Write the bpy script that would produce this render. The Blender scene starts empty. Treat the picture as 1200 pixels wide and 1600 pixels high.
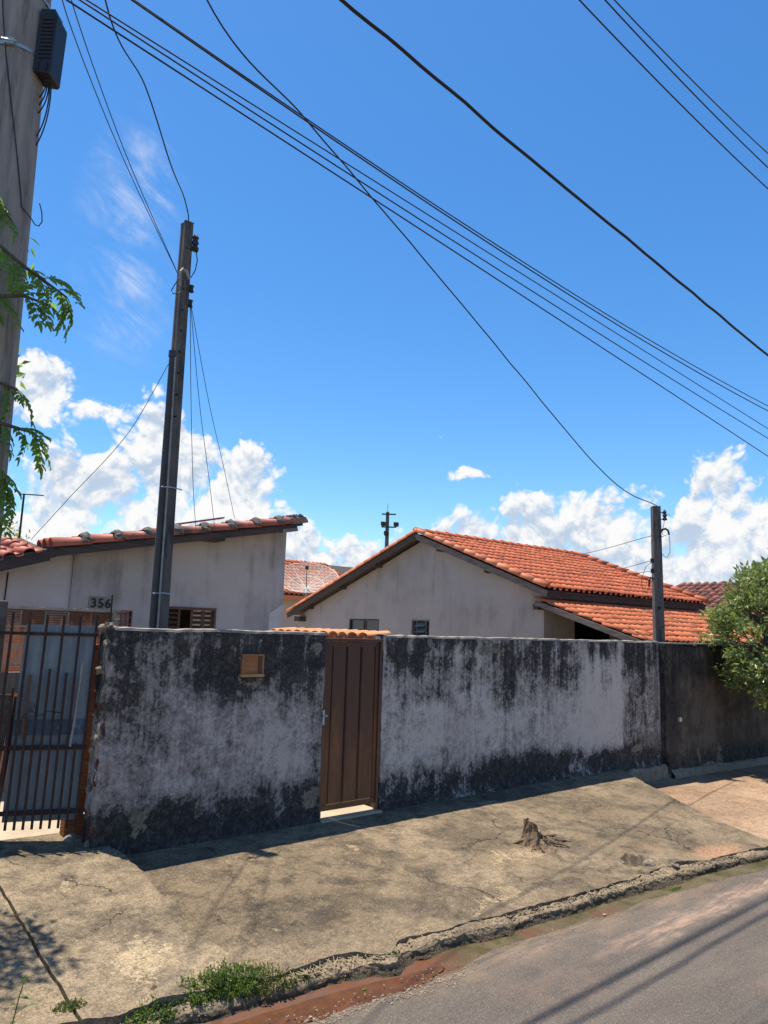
import bpy, math, random
from mathutils import Vector, Matrix, noise as mn

rnd = random.Random(11)
sc = bpy.context.scene
COL = sc.collection
R = math.radians

# ------------------------------------------------------------------ camera
CAM = Vector((0.0, 0.0, 1.86))
cd = bpy.data.cameras.new('camera')
cam = bpy.data.objects.new('camera', cd)
COL.objects.link(cam)
cd.sensor_fit = 'VERTICAL'
cd.sensor_height = 36.0
cd.lens = 36.0 * 1155.0 / 1600.0
cd.clip_start = 0.05
cd.clip_end = 3000.0
rot = Matrix(((0.7602, -0.1242, -0.6377), (-0.6490, -0.0979, -0.7545), (0.0312, 0.9874, -0.1552)))
rot = rot.to_quaternion().normalized().to_matrix()
cam.matrix_world = Matrix.Translation(CAM) @ rot.to_4x4()
sc.camera = cam

# ------------------------------------------------------------------ light
SUNV = Vector((-0.09, 0.222, 1.0)).normalized()
SUN_EL = math.asin(SUNV.z)
SUN_AZ = math.atan2(SUNV.x, SUNV.y)
sl = bpy.data.lights.new('sun', 'SUN')
sl.energy = 5.0
sl.angle = R(0.53)
sl.color = (1.0, 0.92, 0.79)
so = bpy.data.objects.new('sun', sl)
COL.objects.link(so)
so.rotation_mode = 'QUATERNION'
so.rotation_quaternion = SUNV.to_track_quat('Z', 'Y')
so.location = (0, 0, 30)

sc.view_settings.view_transform = 'Standard'
sc.view_settings.look = 'None'
sc.view_settings.gamma = 1.0
sc.view_settings.exposure = 0.68
sc.view_settings.use_curve_mapping = False
sc.cycles.max_bounces = 6
sc.cycles.diffuse_bounces = 3
sc.cycles.transparent_max_bounces = 8
sc.render.resolution_x = 768
sc.render.resolution_y = 1024


# ------------------------------------------------------------------ node helper
class NT:
    def __init__(s, tree):
        s.t = tree
        s.t.nodes.clear()

    def n(s, typ, **kw):
        nd = s.t.nodes.new(typ)
        for k, v in kw.items():
            setattr(nd, k, v)
        return nd

    def put(s, sock, v):
        if v is None:
            return
        if isinstance(v, bpy.types.NodeSocket):
            s.t.links.new(v, sock)
        else:
            if isinstance(v, (tuple, list)) and len(v) == 3 and sock.type == 'RGBA':
                v = (*v, 1.0)
            sock.default_value = v

    def pos(s):
        return s.n('ShaderNodeNewGeometry').outputs['Position']

    def obj(s):
        return s.n('ShaderNodeTexCoord').outputs['Object']

    def rand(s):
        return s.n('ShaderNodeObjectInfo').outputs['Random']

    def attr(s, name):
        return s.n('ShaderNodeAttribute', attribute_name=name).outputs['Fac']

    def sep(s, v):
        nd = s.n('ShaderNodeSeparateXYZ')
        s.put(nd.inputs[0], v)
        return nd.outputs[0], nd.outputs[1], nd.outputs[2]

    def comb(s, x, y, z):
        nd = s.n('ShaderNodeCombineXYZ')
        for i, v in enumerate((x, y, z)):
            s.put(nd.inputs[i], v)
        return nd.outputs[0]

    def vm(s, op, a, b=None):
        nd = s.n('ShaderNodeVectorMath', operation=op)
        s.put(nd.inputs[0], a)
        if b is not None:
            s.put(nd.inputs[1], b)
        return nd.outputs['Value'] if op in ('LENGTH', 'DOT_PRODUCT', 'DISTANCE') else nd.outputs['Vector']

    def noise(s, vec, scale, detail=4.0, rough=0.55, dist=0.0, out='Fac'):
        nd = s.n('ShaderNodeTexNoise')
        s.put(nd.inputs['Vector'], vec)
        s.put(nd.inputs['Scale'], scale)
        s.put(nd.inputs['Detail'], detail)
        s.put(nd.inputs['Roughness'], rough)
        s.put(nd.inputs['Distortion'], dist)
        return nd.outputs[out]

    def vor(s, vec, scale, feature='F1', out='Distance', detail=0.0, rough=0.5, lac=2.0):
        nd = s.n('ShaderNodeTexVoronoi', feature=feature)
        s.put(nd.inputs['Vector'], vec)
        s.put(nd.inputs['Scale'], scale)
        if 'Detail' in nd.inputs:
            s.put(nd.inputs['Detail'], detail)
            s.put(nd.inputs['Roughness'], rough)
            s.put(nd.inputs['Lacunarity'], lac)
        return nd.outputs[out]

    def m(s, op, a, b=None, c=None, clamp=False):
        nd = s.n('ShaderNodeMath', operation=op, use_clamp=clamp)
        s.put(nd.inputs[0], a)
        s.put(nd.inputs[1], b)
        s.put(nd.inputs[2], c)
        return nd.outputs[0]

    def add(s, *a):
        r = a[0]
        for b in a[1:]:
            r = s.m('ADD', r, b)
        return r

    def mul(s, a, b):
        return s.m('MULTIPLY', a, b)

    def lin(s, a, k, c=0.0):
        return s.m('MULTIPLY_ADD', a, k, c)

    def ss(s, x, a, b, t0=0.0, t1=1.0):
        if a > b:
            return s.ss(x, b, a, t1, t0)
        nd = s.n('ShaderNodeMapRange', interpolation_type='SMOOTHSTEP')
        s.put(nd.inputs['Value'], x)
        for k, v in (('From Min', a), ('From Max', b), ('To Min', t0), ('To Max', t1)):
            s.put(nd.inputs[k], v)
        return nd.outputs['Result']

    def mix(s, f, a, b):
        nd = s.n('ShaderNodeMix', data_type='RGBA')
        s.put(nd.inputs[0], f)
        s.put(nd.inputs[6], a)
        s.put(nd.inputs[7], b)
        return nd.outputs[2]

    def bright(s, col, k):
        nd = s.n('ShaderNodeVectorMath', operation='SCALE')
        s.put(nd.inputs[0], col)
        s.put(nd.inputs['Scale'], k)
        return nd.outputs[0]

    def bump(s, h, strength=0.5, dist=0.01):
        nd = s.n('ShaderNodeBump')
        s.put(nd.inputs['Height'], h)
        s.put(nd.inputs['Strength'], strength)
        s.put(nd.inputs['Distance'], dist)
        return nd.outputs['Normal']

    def spot(s, p, c, r, edge=0.0):
        """1 inside an ellipsoid about c with radii r fading to 0 outside"""
        d = s.vm('SUBTRACT', p, c)
        d = s.vm('DIVIDE', d, r)
        return s.ss(s.vm('LENGTH', d), edge, 1.0, 1.0, 0.0)


MATS = {}


def mat(name):
    m = bpy.data.materials.new(name)
    m.use_nodes = True
    t = NT(m.node_tree)
    MATS[name] = m
    return t


def finish(t, col, rough=0.8, normal=None, metal=0.0, spec=0.3, trans=None):
    b = t.n('ShaderNodeBsdfPrincipled')
    t.put(b.inputs['Base Color'], col)
    t.put(b.inputs['Roughness'], rough)
    t.put(b.inputs['Metallic'], metal)
    t.put(b.inputs['Specular IOR Level'], spec)
    if normal is not None:
        t.put(b.inputs['Normal'], normal)
    o = t.n('ShaderNodeOutputMaterial')
    sh = b.outputs[0]
    if trans is not None:
        tr = t.n('ShaderNodeBsdfTranslucent')
        t.put(tr.inputs['Color'], trans[1])
        mx = t.n('ShaderNodeMixShader')
        t.put(mx.inputs[0], trans[0])
        t.t.links.new(sh, mx.inputs[1])
        t.t.links.new(tr.outputs[0], mx.inputs[2])
        sh = mx.outputs[0]
    t.t.links.new(sh, o.inputs[0])


# ------------------------------------------------------------------ world: sky with clouds
w = bpy.data.worlds.new('World')
sc.world = w
w.use_nodes = True
w.cycles.sampling_method = 'MANUAL'
w.cycles.sample_map_resolution = 512
t = NT(w.node_tree)
sky = t.n('ShaderNodeTexSky', sky_type='NISHITA')
sky.sun_disc = False
sky.sun_elevation = SUN_EL
sky.sun_rotation = SUN_AZ
sky.altitude = 500
sky.air_density = 1.0
sky.dust_density = 0.4
sky.ozone_density = 2.0
hs = t.n('ShaderNodeHueSaturation')
t.put(hs.inputs['Saturation'], 1.24)
t.put(hs.inputs['Color'], t.vm('MULTIPLY', sky.outputs[0], (0.95, 1.03, 1.10)))

# cloud masses: (azimuth, elevation, half width, height above, depth below) in degrees
BLOBS = [(14.3, 15.4, 5.2, 3.6, 2.4), (18.8, 14.8, 3.0, 1.9, 1.6), (20.0, 7.4, 10.0, 5.6, 8.0), (23.4, 11.5, 5.5, 4.6, 7.0),
         (29.0, 9.5, 4.4, 5.0, 7.0), (33.0, 5.0, 3.6, 4.7, 5.0), (38.0, 4.0, 5.0, 4.6, 5.0),
         (52.8, 5.0, 6.4, 7.2, 6.0), (57.8, 5.0, 5.4, 6.8, 6.0), (47.0, 5.0, 5.0, 5.4, 5.0), (65.5, 6.0, 5.0, 8.4, 7.0),
         (71.0, 5.0, 4.2, 5.2, 6.0), (46.6, 11.9, 3.0, 0.55, 0.55), (44.4, 14.6, 1.5, 0.3, 0.3), (21.8, 17.0, 1.7, 0.75, 0.6)]


def detail_nodes(q, d):
    """cauliflower detail: domain-warped cells plus fine noise"""
    warp = q.noise(d, 10.0, 3.0, 0.6, out='Color')
    wv = q.vm('MULTIPLY', q.vm('SUBTRACT', warp, (0.5, 0.5, 0.5)), (0.07, 0.07, 0.06))
    dw = q.vm('ADD', d, wv)
    puff = q.vor(dw, 15.0, detail=3.0, rough=0.55, lac=2.4)
    fine = q.noise(d, 40.0, 5.0, 0.62)
    return dw, q.add(q.lin(puff, -1.35, 1.02), q.lin(fine, 0.7, -0.35))


q = t
dirn = t.n('ShaderNodeTexCoord').outputs['Generated']
dwarp, det0 = detail_nodes(t, dirn)
x, y, z = q.sep(dwarp)
az = q.mul(q.m('ARCTAN2', x, y), 180 / math.pi)
el = q.mul(q.m('ARCSINE', z), 180 / math.pi)
best = None
for a, e, ra, up, dn in BLOBS:
    amp = 0.42 if ra < 3.2 and up < 1.0 else 1.0
    dx = q.lin(az, 1 / ra, -a / ra)
    de = q.m('SUBTRACT', el, e)
    dy = q.m('MAXIMUM', q.mul(de, 1 / up), q.mul(de, -1 / dn))
    v = q.m('SUBTRACT', amp, q.mul(q.add(q.mul(dx, dx), q.mul(dy, dy)), amp))
    best = v if best is None else q.m('SMOOTH_MAX', best, v, 0.3)
# the rest of the horizon carries the same kind of cloud
big = q.noise(dirn, 3.2, 2.0, 0.5)
out = q.ss(q.m('ABSOLUTE', q.m('SUBTRACT', az, 41.0)), 31.0, 42.0)
band = q.mul(q.m('SUBTRACT', el, 7.0), 1 / 8.0)
gen = q.m('SUBTRACT', q.lin(big, 5.0, -2.0), q.mul(band, band))
gen = q.m('SUBTRACT', gen, q.lin(out, -4.0, 4.0))
best = q.m('MAXIMUM', best, gen)
# low bank of cloud all along the horizon
lowb = q.m('SUBTRACT', 0.5, q.mul(q.m('ABSOLUTE', q.m('SUBTRACT', el, 2.0)), 0.2))
best = q.m('MAXIMUM', q.m('MAXIMUM', best, lowb), -1.5)
d0 = q.add(q.m('MINIMUM', q.lin(best, 1.25, -0.08), 1.1), det0)
dw1, det1 = detail_nodes(t, t.vm('ADD', dirn, (-0.005, 0.0, 0.014)))
alpha = t.ss(d0, -0.10, 0.36)
soft = t.noise(dirn, 11.0, 4.0, 0.6)
lit = t.add(t.lin(t.m('SUBTRACT', det0, det1), 0.95, 0.66), t.ss(d0, 0.5, 1.7, 0.0, -0.16), t.ss(el, 9.0, 2.0, 0.0, -0.20), t.lin(soft, -1.1, 0.55))
lit = t.ss(lit, 0.10, 0.92)
ccol = t.mix(lit, (0.52, 0.64, 0.80), (0.985, 0.985, 0.985))
# thin high veil
xx, yy, zz = t.sep(dirn)
azc = t.mul(t.m('ARCTAN2', xx, yy), 180 / math.pi)
elc = t.mul(t.m('ARCSINE', zz), 180 / math.pi)
uu = t.add(t.mul(azc, 0.46), t.mul(elc, 0.89))
vv = t.add(t.mul(azc, 0.89), t.mul(elc, -0.46))
cn = t.noise(t.comb(t.mul(uu, 0.22), t.mul(vv, 0.07), 0.0), 2.2, 8.0, 0.66, 0.7)
cm = t.m('MAXIMUM', t.spot(t.comb(azc, elc, 0.0), (19.4, 29.8, 0), (5.2, 6.4, 1)), t.spot(t.comb(azc, elc, 0.0), (19.5, 23.2, 0), (5.0, 6.0, 1)))
cir = t.mul(t.mul(t.ss(cn, 0.40, 0.80), cm), 0.62)
alpha = t.m('MAXIMUM', alpha, cir)
bs = t.n('ShaderNodeBackground')
t.t.links.new(hs.outputs[0], bs.inputs[0])
bs.inputs[1].default_value = 0.114
bc = t.n('ShaderNodeBackground')
t.put(bc.inputs[0], ccol)
bc.inputs[1].default_value = 0.62
mx = t.n('ShaderNodeMixShader')
t.put(mx.inputs[0], alpha)
t.t.links.new(bs.outputs[0], mx.inputs[1])
t.t.links.new(bc.outputs[0], mx.inputs[2])
wo = t.n('ShaderNodeOutputWorld')
t.t.links.new(mx.outputs[0], wo.inputs[0])

# ------------------------------------------------------------------ materials
# (world positions are used for the things that never move; pieces use object space + random)


def stained_wall(name, paint, paint2, mold, spots, lights, plaster, zb, zt, bias):
    t = mat(name)
    p = t.pos()
    x, y, z = t.sep(p)
    n1 = t.noise(p, 1.7, 9.0, 0.68, 0.3)
    st = t.noise(t.vm('MULTIPLY', p, (7.0, 7.0, 0.75)), 1.0, 7.0, 0.62)
    st2 = t.noise(t.vm('MULTIPLY', p, (30.0, 30.0, 2.2)), 1.0, 4.0, 0.6)
    fi = t.noise(p, 30.0, 6.0, 0.7)
    sp = t.noise(p, 95.0, 3.0, 0.6)
    bl = t.noise(p, 13.0, 6.0, 0.75, 0.8)
    zz = t.add(z, t.lin(n1, 0.5, -0.25), t.lin(st, 0.5, -0.25), t.lin(bl, 0.3, -0.15))
    bot = t.ss(zz, zb + 0.28, zb - 0.05)
    top = t.ss(zz, zt - 0.75, zt + 0.05)
    pt = t.noise(p, 5.5, 8.0, 0.72, 0.5)
    dr_ = t.noise(t.vm('MULTIPLY', p, (55.0, 55.0, 3.0)), 1.0, 3.0, .6)
    v = t.add(t.lin(dr_, .35, -.17), t.mul(bot, t.lin(pt, 1.5, -0.12)), t.mul(top, t.lin(st, 1.6, -0.28)), t.lin(n1, 1.3, -0.65), t.lin(pt, 1.6, -0.80), t.lin(bl, 1.0, -0.50), t.lin(st, 1.1, -0.56), t.lin(st2, 0.6, -0.30), t.lin(fi, 1.5, -0.75), bias)
    for c, r, a in spots:
        v = t.add(v, t.mul(t.spot(p, c, r), a))
    for x0, x1, z0, z1, a in lights:
        e = t.lin(fi, 0.06, -0.03)
        xe = t.add(x, e)
        k = t.mul(t.mul(t.ss(xe, x0 - .28, x0 + .22), t.ss(xe, x1 + .02, x1 - .02)), t.mul(t.ss(z, z0 - .1, z0 + .12), t.ss(z, z1 + .25, z1 - .25)))
        v = t.add(v, t.mul(k, a))
    mask = t.ss(v, 0.12, 0.50)
    half = t.ss(v, -0.45, 0.22)
    pc = t.mix(t.noise(p, 3.1, 6.0, 0.7), paint, paint2)
    pc = t.mix(t.mul(t.ss(t.noise(p, 1.1, 4.0, 0.6), .52, .75), .35), pc, (0.25, 0.19, 0.19))
    pc = t.mix(t.mul(half, 0.72), pc, tuple(c * 0.36 for c in paint2))
    mc = t.mix(t.ss(t.add(bl, t.lin(fi, .6, -.3)), .42, .72), mold, (0.085, 0.077, 0.070))
    col = t.mix(t.mul(mask, .96), pc, mc)
    col = t.mix(t.mul(t.ss(sp, 0.52, 0.66), 0.6), col, t.mix(mask, tuple(c * 0.55 for c in paint2), (0.075, 0.075, 0.08)))
    pm = None
    for c, r in plaster:
        d = t.vm('LENGTH', t.vm('DIVIDE', t.vm('SUBTRACT', p, c), r))
        k = t.ss(t.add(d, t.lin(fi, 1.6, -0.8), t.lin(t.noise(p, 11.0, 6.0, .7), 3.4, -1.7)), 0.72, 0.62)
        pm = k if pm is None else t.m('MAXIMUM', pm, k)
    h = t.add(t.mul(fi, 0.5), t.mul(t.noise(p, 7.0, 8.0, 0.65), 1.0), t.mul(sp, 0.25))
    if pm is not None:
        col = t.mix(t.mul(pm, .8), col, t.mix(t.ss(t.add(pt, t.lin(fi, .8, -.4)), .3, .65), (0.10, 0.088, 0.07), (0.27, 0.235, 0.18)))
        h = t.add(h, t.mul(pm, -1.2))
    cr = t.vor(t.add_vec(p, 0.08) if False else p, 2.4, 'DISTANCE_TO_EDGE')
    cr2 = t.noise(p, 5.0, 6.0, 0.7)
    crk = t.mul(t.ss(t.add(cr, t.lin(cr2, .03, -.015)), 0.004, 0.0), t.ss(n1, .5, .58))
    col = t.mix(t.mul(crk, 0.7), col, (0.03, 0.03, 0.03))
    h = t.add(h, t.mul(crk, -0.6))
    finish(t, col, 0.93, t.bump(h, 0.7, 0.012), spec=0.15)


PAINT, PAINT2, MOLD = (0.60, 0.545, 0.50), (0.43, 0.385, 0.35), (0.019, 0.0185, 0.019)
stained_wall('wall_paint_left', (0.52, 0.465, 0.44), (0.35, 0.31, 0.29), MOLD,
             [((3.25, 6.1, 1.42), (.75, .5, .42), .42), ((4.15, 6.1, 1.55), (.38, .5, .30), .40), ((2.7, 6.1, 1.2), (.5, .5, .6), .12),
              ((4.0, 6.1, .75), (.65, .5, .55), -.36), ((3.2, 6.1, .5), (.8, .5, .35), -.14), ((2.55, 6.1, 0.12), (.6, .5, .3), .28), ((3.6, 6.1, 0.02), (1.3, .5, .25), .35),
              ((2.6, 6.1, 1.62), (.3, .5, .16), -.2), ((3.65, 6.1, 1.12), (.2, .5, .22), -.05)],
             [], [((4.33, 6.08, .22), (.13, .3, .16)), ((2.62, 6.08, .25), (.10, .3, .15)), ((3.62, 6.08, 1.31), (.13, .3, .04)), ((4.33, 6.08, 1.64), (.09, .3, .09))], 0.22, 1.75, 0.06)
stained_wall('wall_paint_right', PAINT, PAINT2, MOLD,
             [((5.6, 6.1, 1.5), (.5, .5, .28), .42), ((7.25, 6.1, 1.3), (.65, .5, .62), .55), ((6.4, 6.1, 1.3), (.5, .5, .25), .22), ((8.35, 6.1, 1.4), (.5, .5, .5), .45),
              ((10.2, 6.1, 1.0), (.65, .5, 1.1), .45), ((6.0, 6.1, .75), (1.0, .5, .42), -.36), ((7.0, 6.1, .75), (.9, .5, .3), -.15), ((7.6, 6.1, .22), (1.5, .5, .3), .4), ((5.5, 6.1, .06), (.6, .5, .22), .25), ((9.7, 6.1, .12), (1.4, .5, .25), .35),
              ((6.35, 6.1, 1.6), (.5, .5, .12), -.25)],
             [(8.75, 9.76, .28, 1.62, -.42), (8.1, 8.68, .3, 1.0, -.16)],
             [((10.68, 6.08, .95), (.09, .3, .38)), ((10.55, 6.08, .34), (.35, .3, .16)), ((10.15, 6.08, .24), (.22, .3, .10)), ((6.9, 6.08, 1.64), (.35, .3, .07))], 0.20, 1.76, -0.08)
stained_wall('wall_paint_neighbour', (0.16, 0.135, 0.112), (0.105, 0.087, 0.072), (0.017, 0.016, 0.0165),
             [((11.05, 6., .9), (.42, .5, 1.0), .42), ((12.3, 6., .9), (.35, .5, .8), -.12), ((13.6, 6., 1.2), (.7, .5, 1.0), .35), ((11.9, 6., 1.6), (1.4, .5, .17), -.35), ((12.5, 6., 1.3), (2.0, .5, .14), .35), ((11.3, 6., .1), (.5, .5, .5), -.25)],
             [(11.72, 12.35, -.3, 1.3, -.25)],
             [((11.75, 6.0, .0), (.07, .3, .26)), ((12.45, 6.0, -.02), (.12, .3, .22)), ((12.1, 6.0, -.15), (.5, .3, .06))], -0.05, 1.78, 0.0)

# plain plaster of the houses


def house_plaster(name, a, b, stain, zst):
    t = mat(name)
    p = t.pos()
    x, y, z = t.sep(p)
    n1 = t.noise(p, 1.0, 7.0, 0.62)
    st = t.noise(t.vm('MULTIPLY', p, (5.0, 5.0, 0.5)), 1.0, 6.0, 0.6)
    fi = t.noise(p, 40.0, 5.0, 0.65)
    c = t.mix(t.ss(n1, .3, .7), a, b)
    k = t.ss(t.add(t.lin(n1, .9, -.45), t.lin(st, 1.3, -.65), t.lin(fi, .3, -.15), zst), .02, .42)
    c = t.mix(t.mul(k, .62), c, stain)
    c = t.bright(c, t.lin(fi, .3, .85))
    finish(t, c, .92, t.bump(t.add(fi, t.mul(n1, 2.0)), .35, .008), spec=.15)


house_plaster('plaster_white', (.42, .40, .39), (.345, .327, .317), (.14, .125, .117), .09)
house_plaster('plaster_pale', (.56, .545, .54), (.48, .47, .465), (.28, .265, .26), -.04)
house_plaster('plaster_grey', (.33, .312, .296), (.275, .258, .243), (.175, .163, .153), .03)
house_plaster('plaster_far', (.46, .40, .34), (.40, .34, .29), (.22, .19, .17), -.1)

# clay roof tiles


def tile_mat(name, a, b, dark, amt, rough=.75):
    t = mat(name)
    p = t.pos()
    r = t.m('FRACT', t.add(t.rand(), t.attr('rnd')))
    n = t.noise(p, 9.0, 6.0, .65)
    f = t.noise(p, 55.0, 4.0, .6)
    c = t.mix(r, a, b)
    c = t.bright(c, t.lin(t.m('FRACT', t.mul(r, 7.31)), .30, .84))
    big = t.noise(p, 1.1, 4.0, .6)
    k = t.ss(t.add(t.lin(n, 1.5, -.75), t.lin(big, 1.3, -.65), t.lin(f, .6, -.3), t.lin(t.m('FRACT', t.mul(r, 13.7)), .6, -.3)), amt - .08, amt + .3)
    c = t.mix(t.mul(k, .8), c, dark)
    c = t.bright(c, t.lin(f, .35, .82))
    finish(t, c, rough, t.bump(t.add(f, n), .3, .006), spec=.25)


tile_mat('clay_tile', (.58, .165, .075), (.50, .125, .058), (.16, .075, .05), .22)
tile_mat('clay_tile_porch', (.62, .20, .085), (.50, .135, .06), (.15, .075, .05), .16)
tile_mat('clay_verge', (.66, .235, .11), (.56, .18, .085), (.20, .10, .07), .30, .6)
tile_mat('clay_old', (.46, .135, .085), (.36, .10, .07), (.075, .055, .05), .10, .55)
tile_mat('clay_dark', (.27, .095, .07), (.20, .075, .06), (.06, .045, .045), .05)
tile_mat('clay_coping', (.66, .28, .13), (.58, .22, .10), (.22, .14, .09), .25)


def brick_mat(name, a, b, dirt, amt):
    t = mat(name)
    p = t.pos()
    r = t.rand()
    x, y, z = t.sep(p)
    n = t.noise(p, 6.0, 6.0, .65)
    st = t.noise(t.vm('MULTIPLY', p, (14., 14., 1.2)), 1.0, 5.0, .6)
    f = t.noise(p, 60.0, 4.0, .6)
    c = t.bright(t.mix(r, a, b), t.lin(f, .4, .8))
    k = t.ss(t.add(t.lin(n, 1.0, -.5), t.lin(st, 1.6, -.8), t.ss(z, 1.55, 2.0, 0., amt)), .1, .5)
    c = t.mix(t.mul(k, .85), c, dirt)
    finish(t, c, .9, t.bump(f, .4, .006), spec=.15)


brick_mat('clay_brick', (.66, .25, .115), (.54, .185, .085), (.05, .04, .035), .75)
brick_mat('clay_brick_dim', (.34, .135, .065), (.26, .10, .05), (.05, .04, .035), .6)
brick_mat('clay_brick_red', (.55, .15, .085), (.47, .12, .07), (.10, .06, .05), .1)


def simple(name, a, b, scale=8.0, rough=.8, metal=0.0, bs=.3, bd=.005, stretch=(1, 1, 1), spec=.3, c3=None, k3=(.58, .72), objspace=False):
    t = mat(name)
    p = t.obj() if objspace else t.pos()
    q = t.vm('MULTIPLY', p, stretch)
    n = t.noise(q, scale, 7.0, .62)
    f = t.noise(q, scale * 7, 4.0, .6)
    c = t.mix(t.ss(t.add(n, t.lin(f, .3, -.15)), .3, .7), a, b)
    if c3:
        c = t.mix(t.ss(t.add(t.noise(q, scale * .6, 6.0, .65, .4), t.lin(f, .2, -.1)), *k3), c, c3)
    finish(t, c, rough, t.bump(t.add(n, t.mul(f, .5)), bs, bd), metal, spec)


simple('brick_exposed', (.15, .055, .036), (.085, .036, .027), 16, c3=(.03, .025, .023), k3=(.48, .6), bs=.7, bd=.01)
simple('mortar', (.34, .31, .27), (.24, .21, .18), 14)
simple('mortar_dark', (.13, .115, .10), (.075, .065, .06), 18)
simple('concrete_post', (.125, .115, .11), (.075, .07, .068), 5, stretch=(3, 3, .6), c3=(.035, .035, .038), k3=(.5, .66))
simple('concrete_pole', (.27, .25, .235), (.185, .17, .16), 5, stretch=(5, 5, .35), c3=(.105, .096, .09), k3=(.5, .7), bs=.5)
simple('concrete_rough', (.25, .205, .15), (.15, .122, .092), 12, bs=.6, bd=.02, c3=(.10, .085, .07))
simple('concrete_coping', (.30, .27, .23), (.20, .18, .155), 9, c3=(.12, .11, .10))
simple('wood_dark', (.075, .058, .050), (.040, .032, .030), 6, stretch=(.6, 6, 6), bs=.5)
simple('wood_weathered', (.17, .145, .125), (.085, .072, .064), 5, stretch=(5, .7, 5), bs=.5, c3=(.035, .03, .028))
simple('wood_shutter', (.13, .068, .042), (.09, .046, .03), 8, stretch=(.7, 5, 5), rough=.65)
simple('wood_box', (.34, .155, .065), (.24, .10, .04), 9, stretch=(.6, 4, 4), rough=.65)
simple('wood_sill', (.44, .27, .10), (.34, .20, .08), 9)
simple('board_grey', (.24, .20, .17), (.15, .12, .10), 6, stretch=(4, 4, .5), bs=.5, c3=(.08, .06, .05))
simple('steel_paint_grey', (.24, .285, .32), (.18, .215, .245), 5, rough=.6, stretch=(3, 3, .6), c3=(.13, .14, .15), k3=(.6, .78))
simple('steel_band_blue', (.09, .15, .23), (.06, .09, .13), 11, rough=.6, c3=(.22, .25, .28), k3=(.6, .7))
simple('bar_rust', (.045, .024, .022), (.026, .015, .015), 14, rough=.6, c3=(.085, .040, .028), k3=(.6, .74))
simple('iron_dark', (.030, .030, .032), (.018, .018, .02), 20, rough=.55)
simple('plastic_black', (.022, .022, .024), (.014, .014, .016), 20, rough=.45)
simple('cable_black', (.016, .016, .017), (.011, .011, .012), 30, rough=.55)
simple('galvanised', (.42, .45, .48), (.32, .35, .38), 12, rough=.45, metal=.6)
simple('pvc_grey', (.30, .30, .30), (.20, .20, .20), 7, rough=.5, c3=(.10, .10, .10))
simple('pvc_dark', (.05, .052, .058), (.035, .036, .04), 7, rough=.5)
simple('pvc_white', (.62, .57, .47), (.50, .45, .36), 20, rough=.5)
simple('flashing', (.42, .47, .55), (.33, .38, .46), 4, rough=.4, metal=.5)
simple('dish_white', (.74, .72, .66), (.62, .59, .52), 9, rough=.5)
simple('number_black', (.035, .033, .032), (.022, .02, .02), 15)
simple('number_plate', (.27, .255, .235), (.20, .19, .175), 10, c3=(.12, .11, .10))
simple('window_dark', (.045, .05, .058), (.03, .034, .04), 3, rough=.25, spec=.5)
simple('window_iron', (.13, .135, .14), (.085, .09, .095), 12, rough=.5)
simple('glass_pane', (.16, .19, .21), (.11, .13, .15), 3, rough=.15, spec=.6)
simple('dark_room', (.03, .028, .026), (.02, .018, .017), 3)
simple('bark', (.15, .115, .085), (.08, .06, .045), 9, stretch=(3, 3, .6), bs=.9, bd=.02)
simple('bark_pale', (.34, .26, .18), (.20, .145, .10), 9, stretch=(3, 3, .6), bs=.9, bd=.02)
simple('dead_wood', (.29, .195, .115), (.15, .10, .062), 14, stretch=(4, 4, .8), bs=.9, bd=.015, c3=(.045, .035, .03), k3=(.52, .62))
simple('rotten_wood', (.10, .07, .05), (.05, .036, .028), 25, bs=1, bd=.015, c3=(.24, .18, .12), k3=(.6, .68))
simple('yard_floor', (.42, .35, .25), (.33, .265, .185), 2.0, bs=.3)
simple('yard_earth', (.42, .31, .21), (.33, .23, .15), 1.2, bs=.4)
simple('stone', (.30, .24, .17), (.17, .135, .10), 16, bs=.6, bd=.01, c3=(.40, .34, .26), k3=(.62, .72))
simple('straw', (.46, .37, .22), (.33, .25, .14), 12)
simple('litter_white', (.75, .73, .68), (.65, .63, .58), 12)

t = mat('door_brown')
p = t.pos()
x, y, z = t.sep(p)
n = t.noise(t.vm('MULTIPLY', p, (6., 6., .8)), 1.4, 6., .62)
f = t.noise(t.vm('MULTIPLY', p, (20., 20., 2.)), 3., 4., .6)
c = t.mix(t.ss(n, .35, .7), (.088, .040, .027), (.062, .029, .021))
rust = t.ss(t.add(t.mul(z, -.55), t.lin(n, 1.6, -.8), t.lin(f, .6, -.3)), -.75, .15)
c = t.mix(rust, c, (.21, .088, .034))
c = t.mix(t.ss(t.noise(p, 6., 6., .7, .5), .60, .72), c, (.07, .036, .026))
finish(t, c, .58, t.bump(f, .15, .003), spec=.35)


def leaf_mat(name, a, b, tr, amt=.45, rough=.42):
    t = mat(name)
    p = t.pos()
    n = t.noise(p, 7.0, 3.0, .6)
    f = t.noise(p, 60., 2., .5)
    c = t.mix(t.ss(t.add(n, t.lin(f, .8, -.4)), .3, .7), a, b)
    finish(t, c, rough, None, spec=.4, trans=(amt, tr))


leaf_mat('leaf_left_tree', (.075, .135, .035), (.125, .205, .05), (.27, .46, .06), .45)
leaf_mat('leaf_right_tree', (.085, .13, .035), (.30, .345, .13), (.32, .40, .10), .28, .32)
leaf_mat('leaf_hedge', (.10, .14, .035), (.20, .21, .06), (.30, .34, .06))
leaf_mat('leaf_weed', (.065, .115, .025), (.12, .175, .04), (.22, .34, .05))
leaf_mat('leaf_moss', (.10, .125, .035), (.15, .165, .055), (.20, .24, .06))
leaf_mat('leaf_dry', (.27, .20, .11), (.18, .125, .07), (.2, .15, .08), .2, .8)


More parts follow.
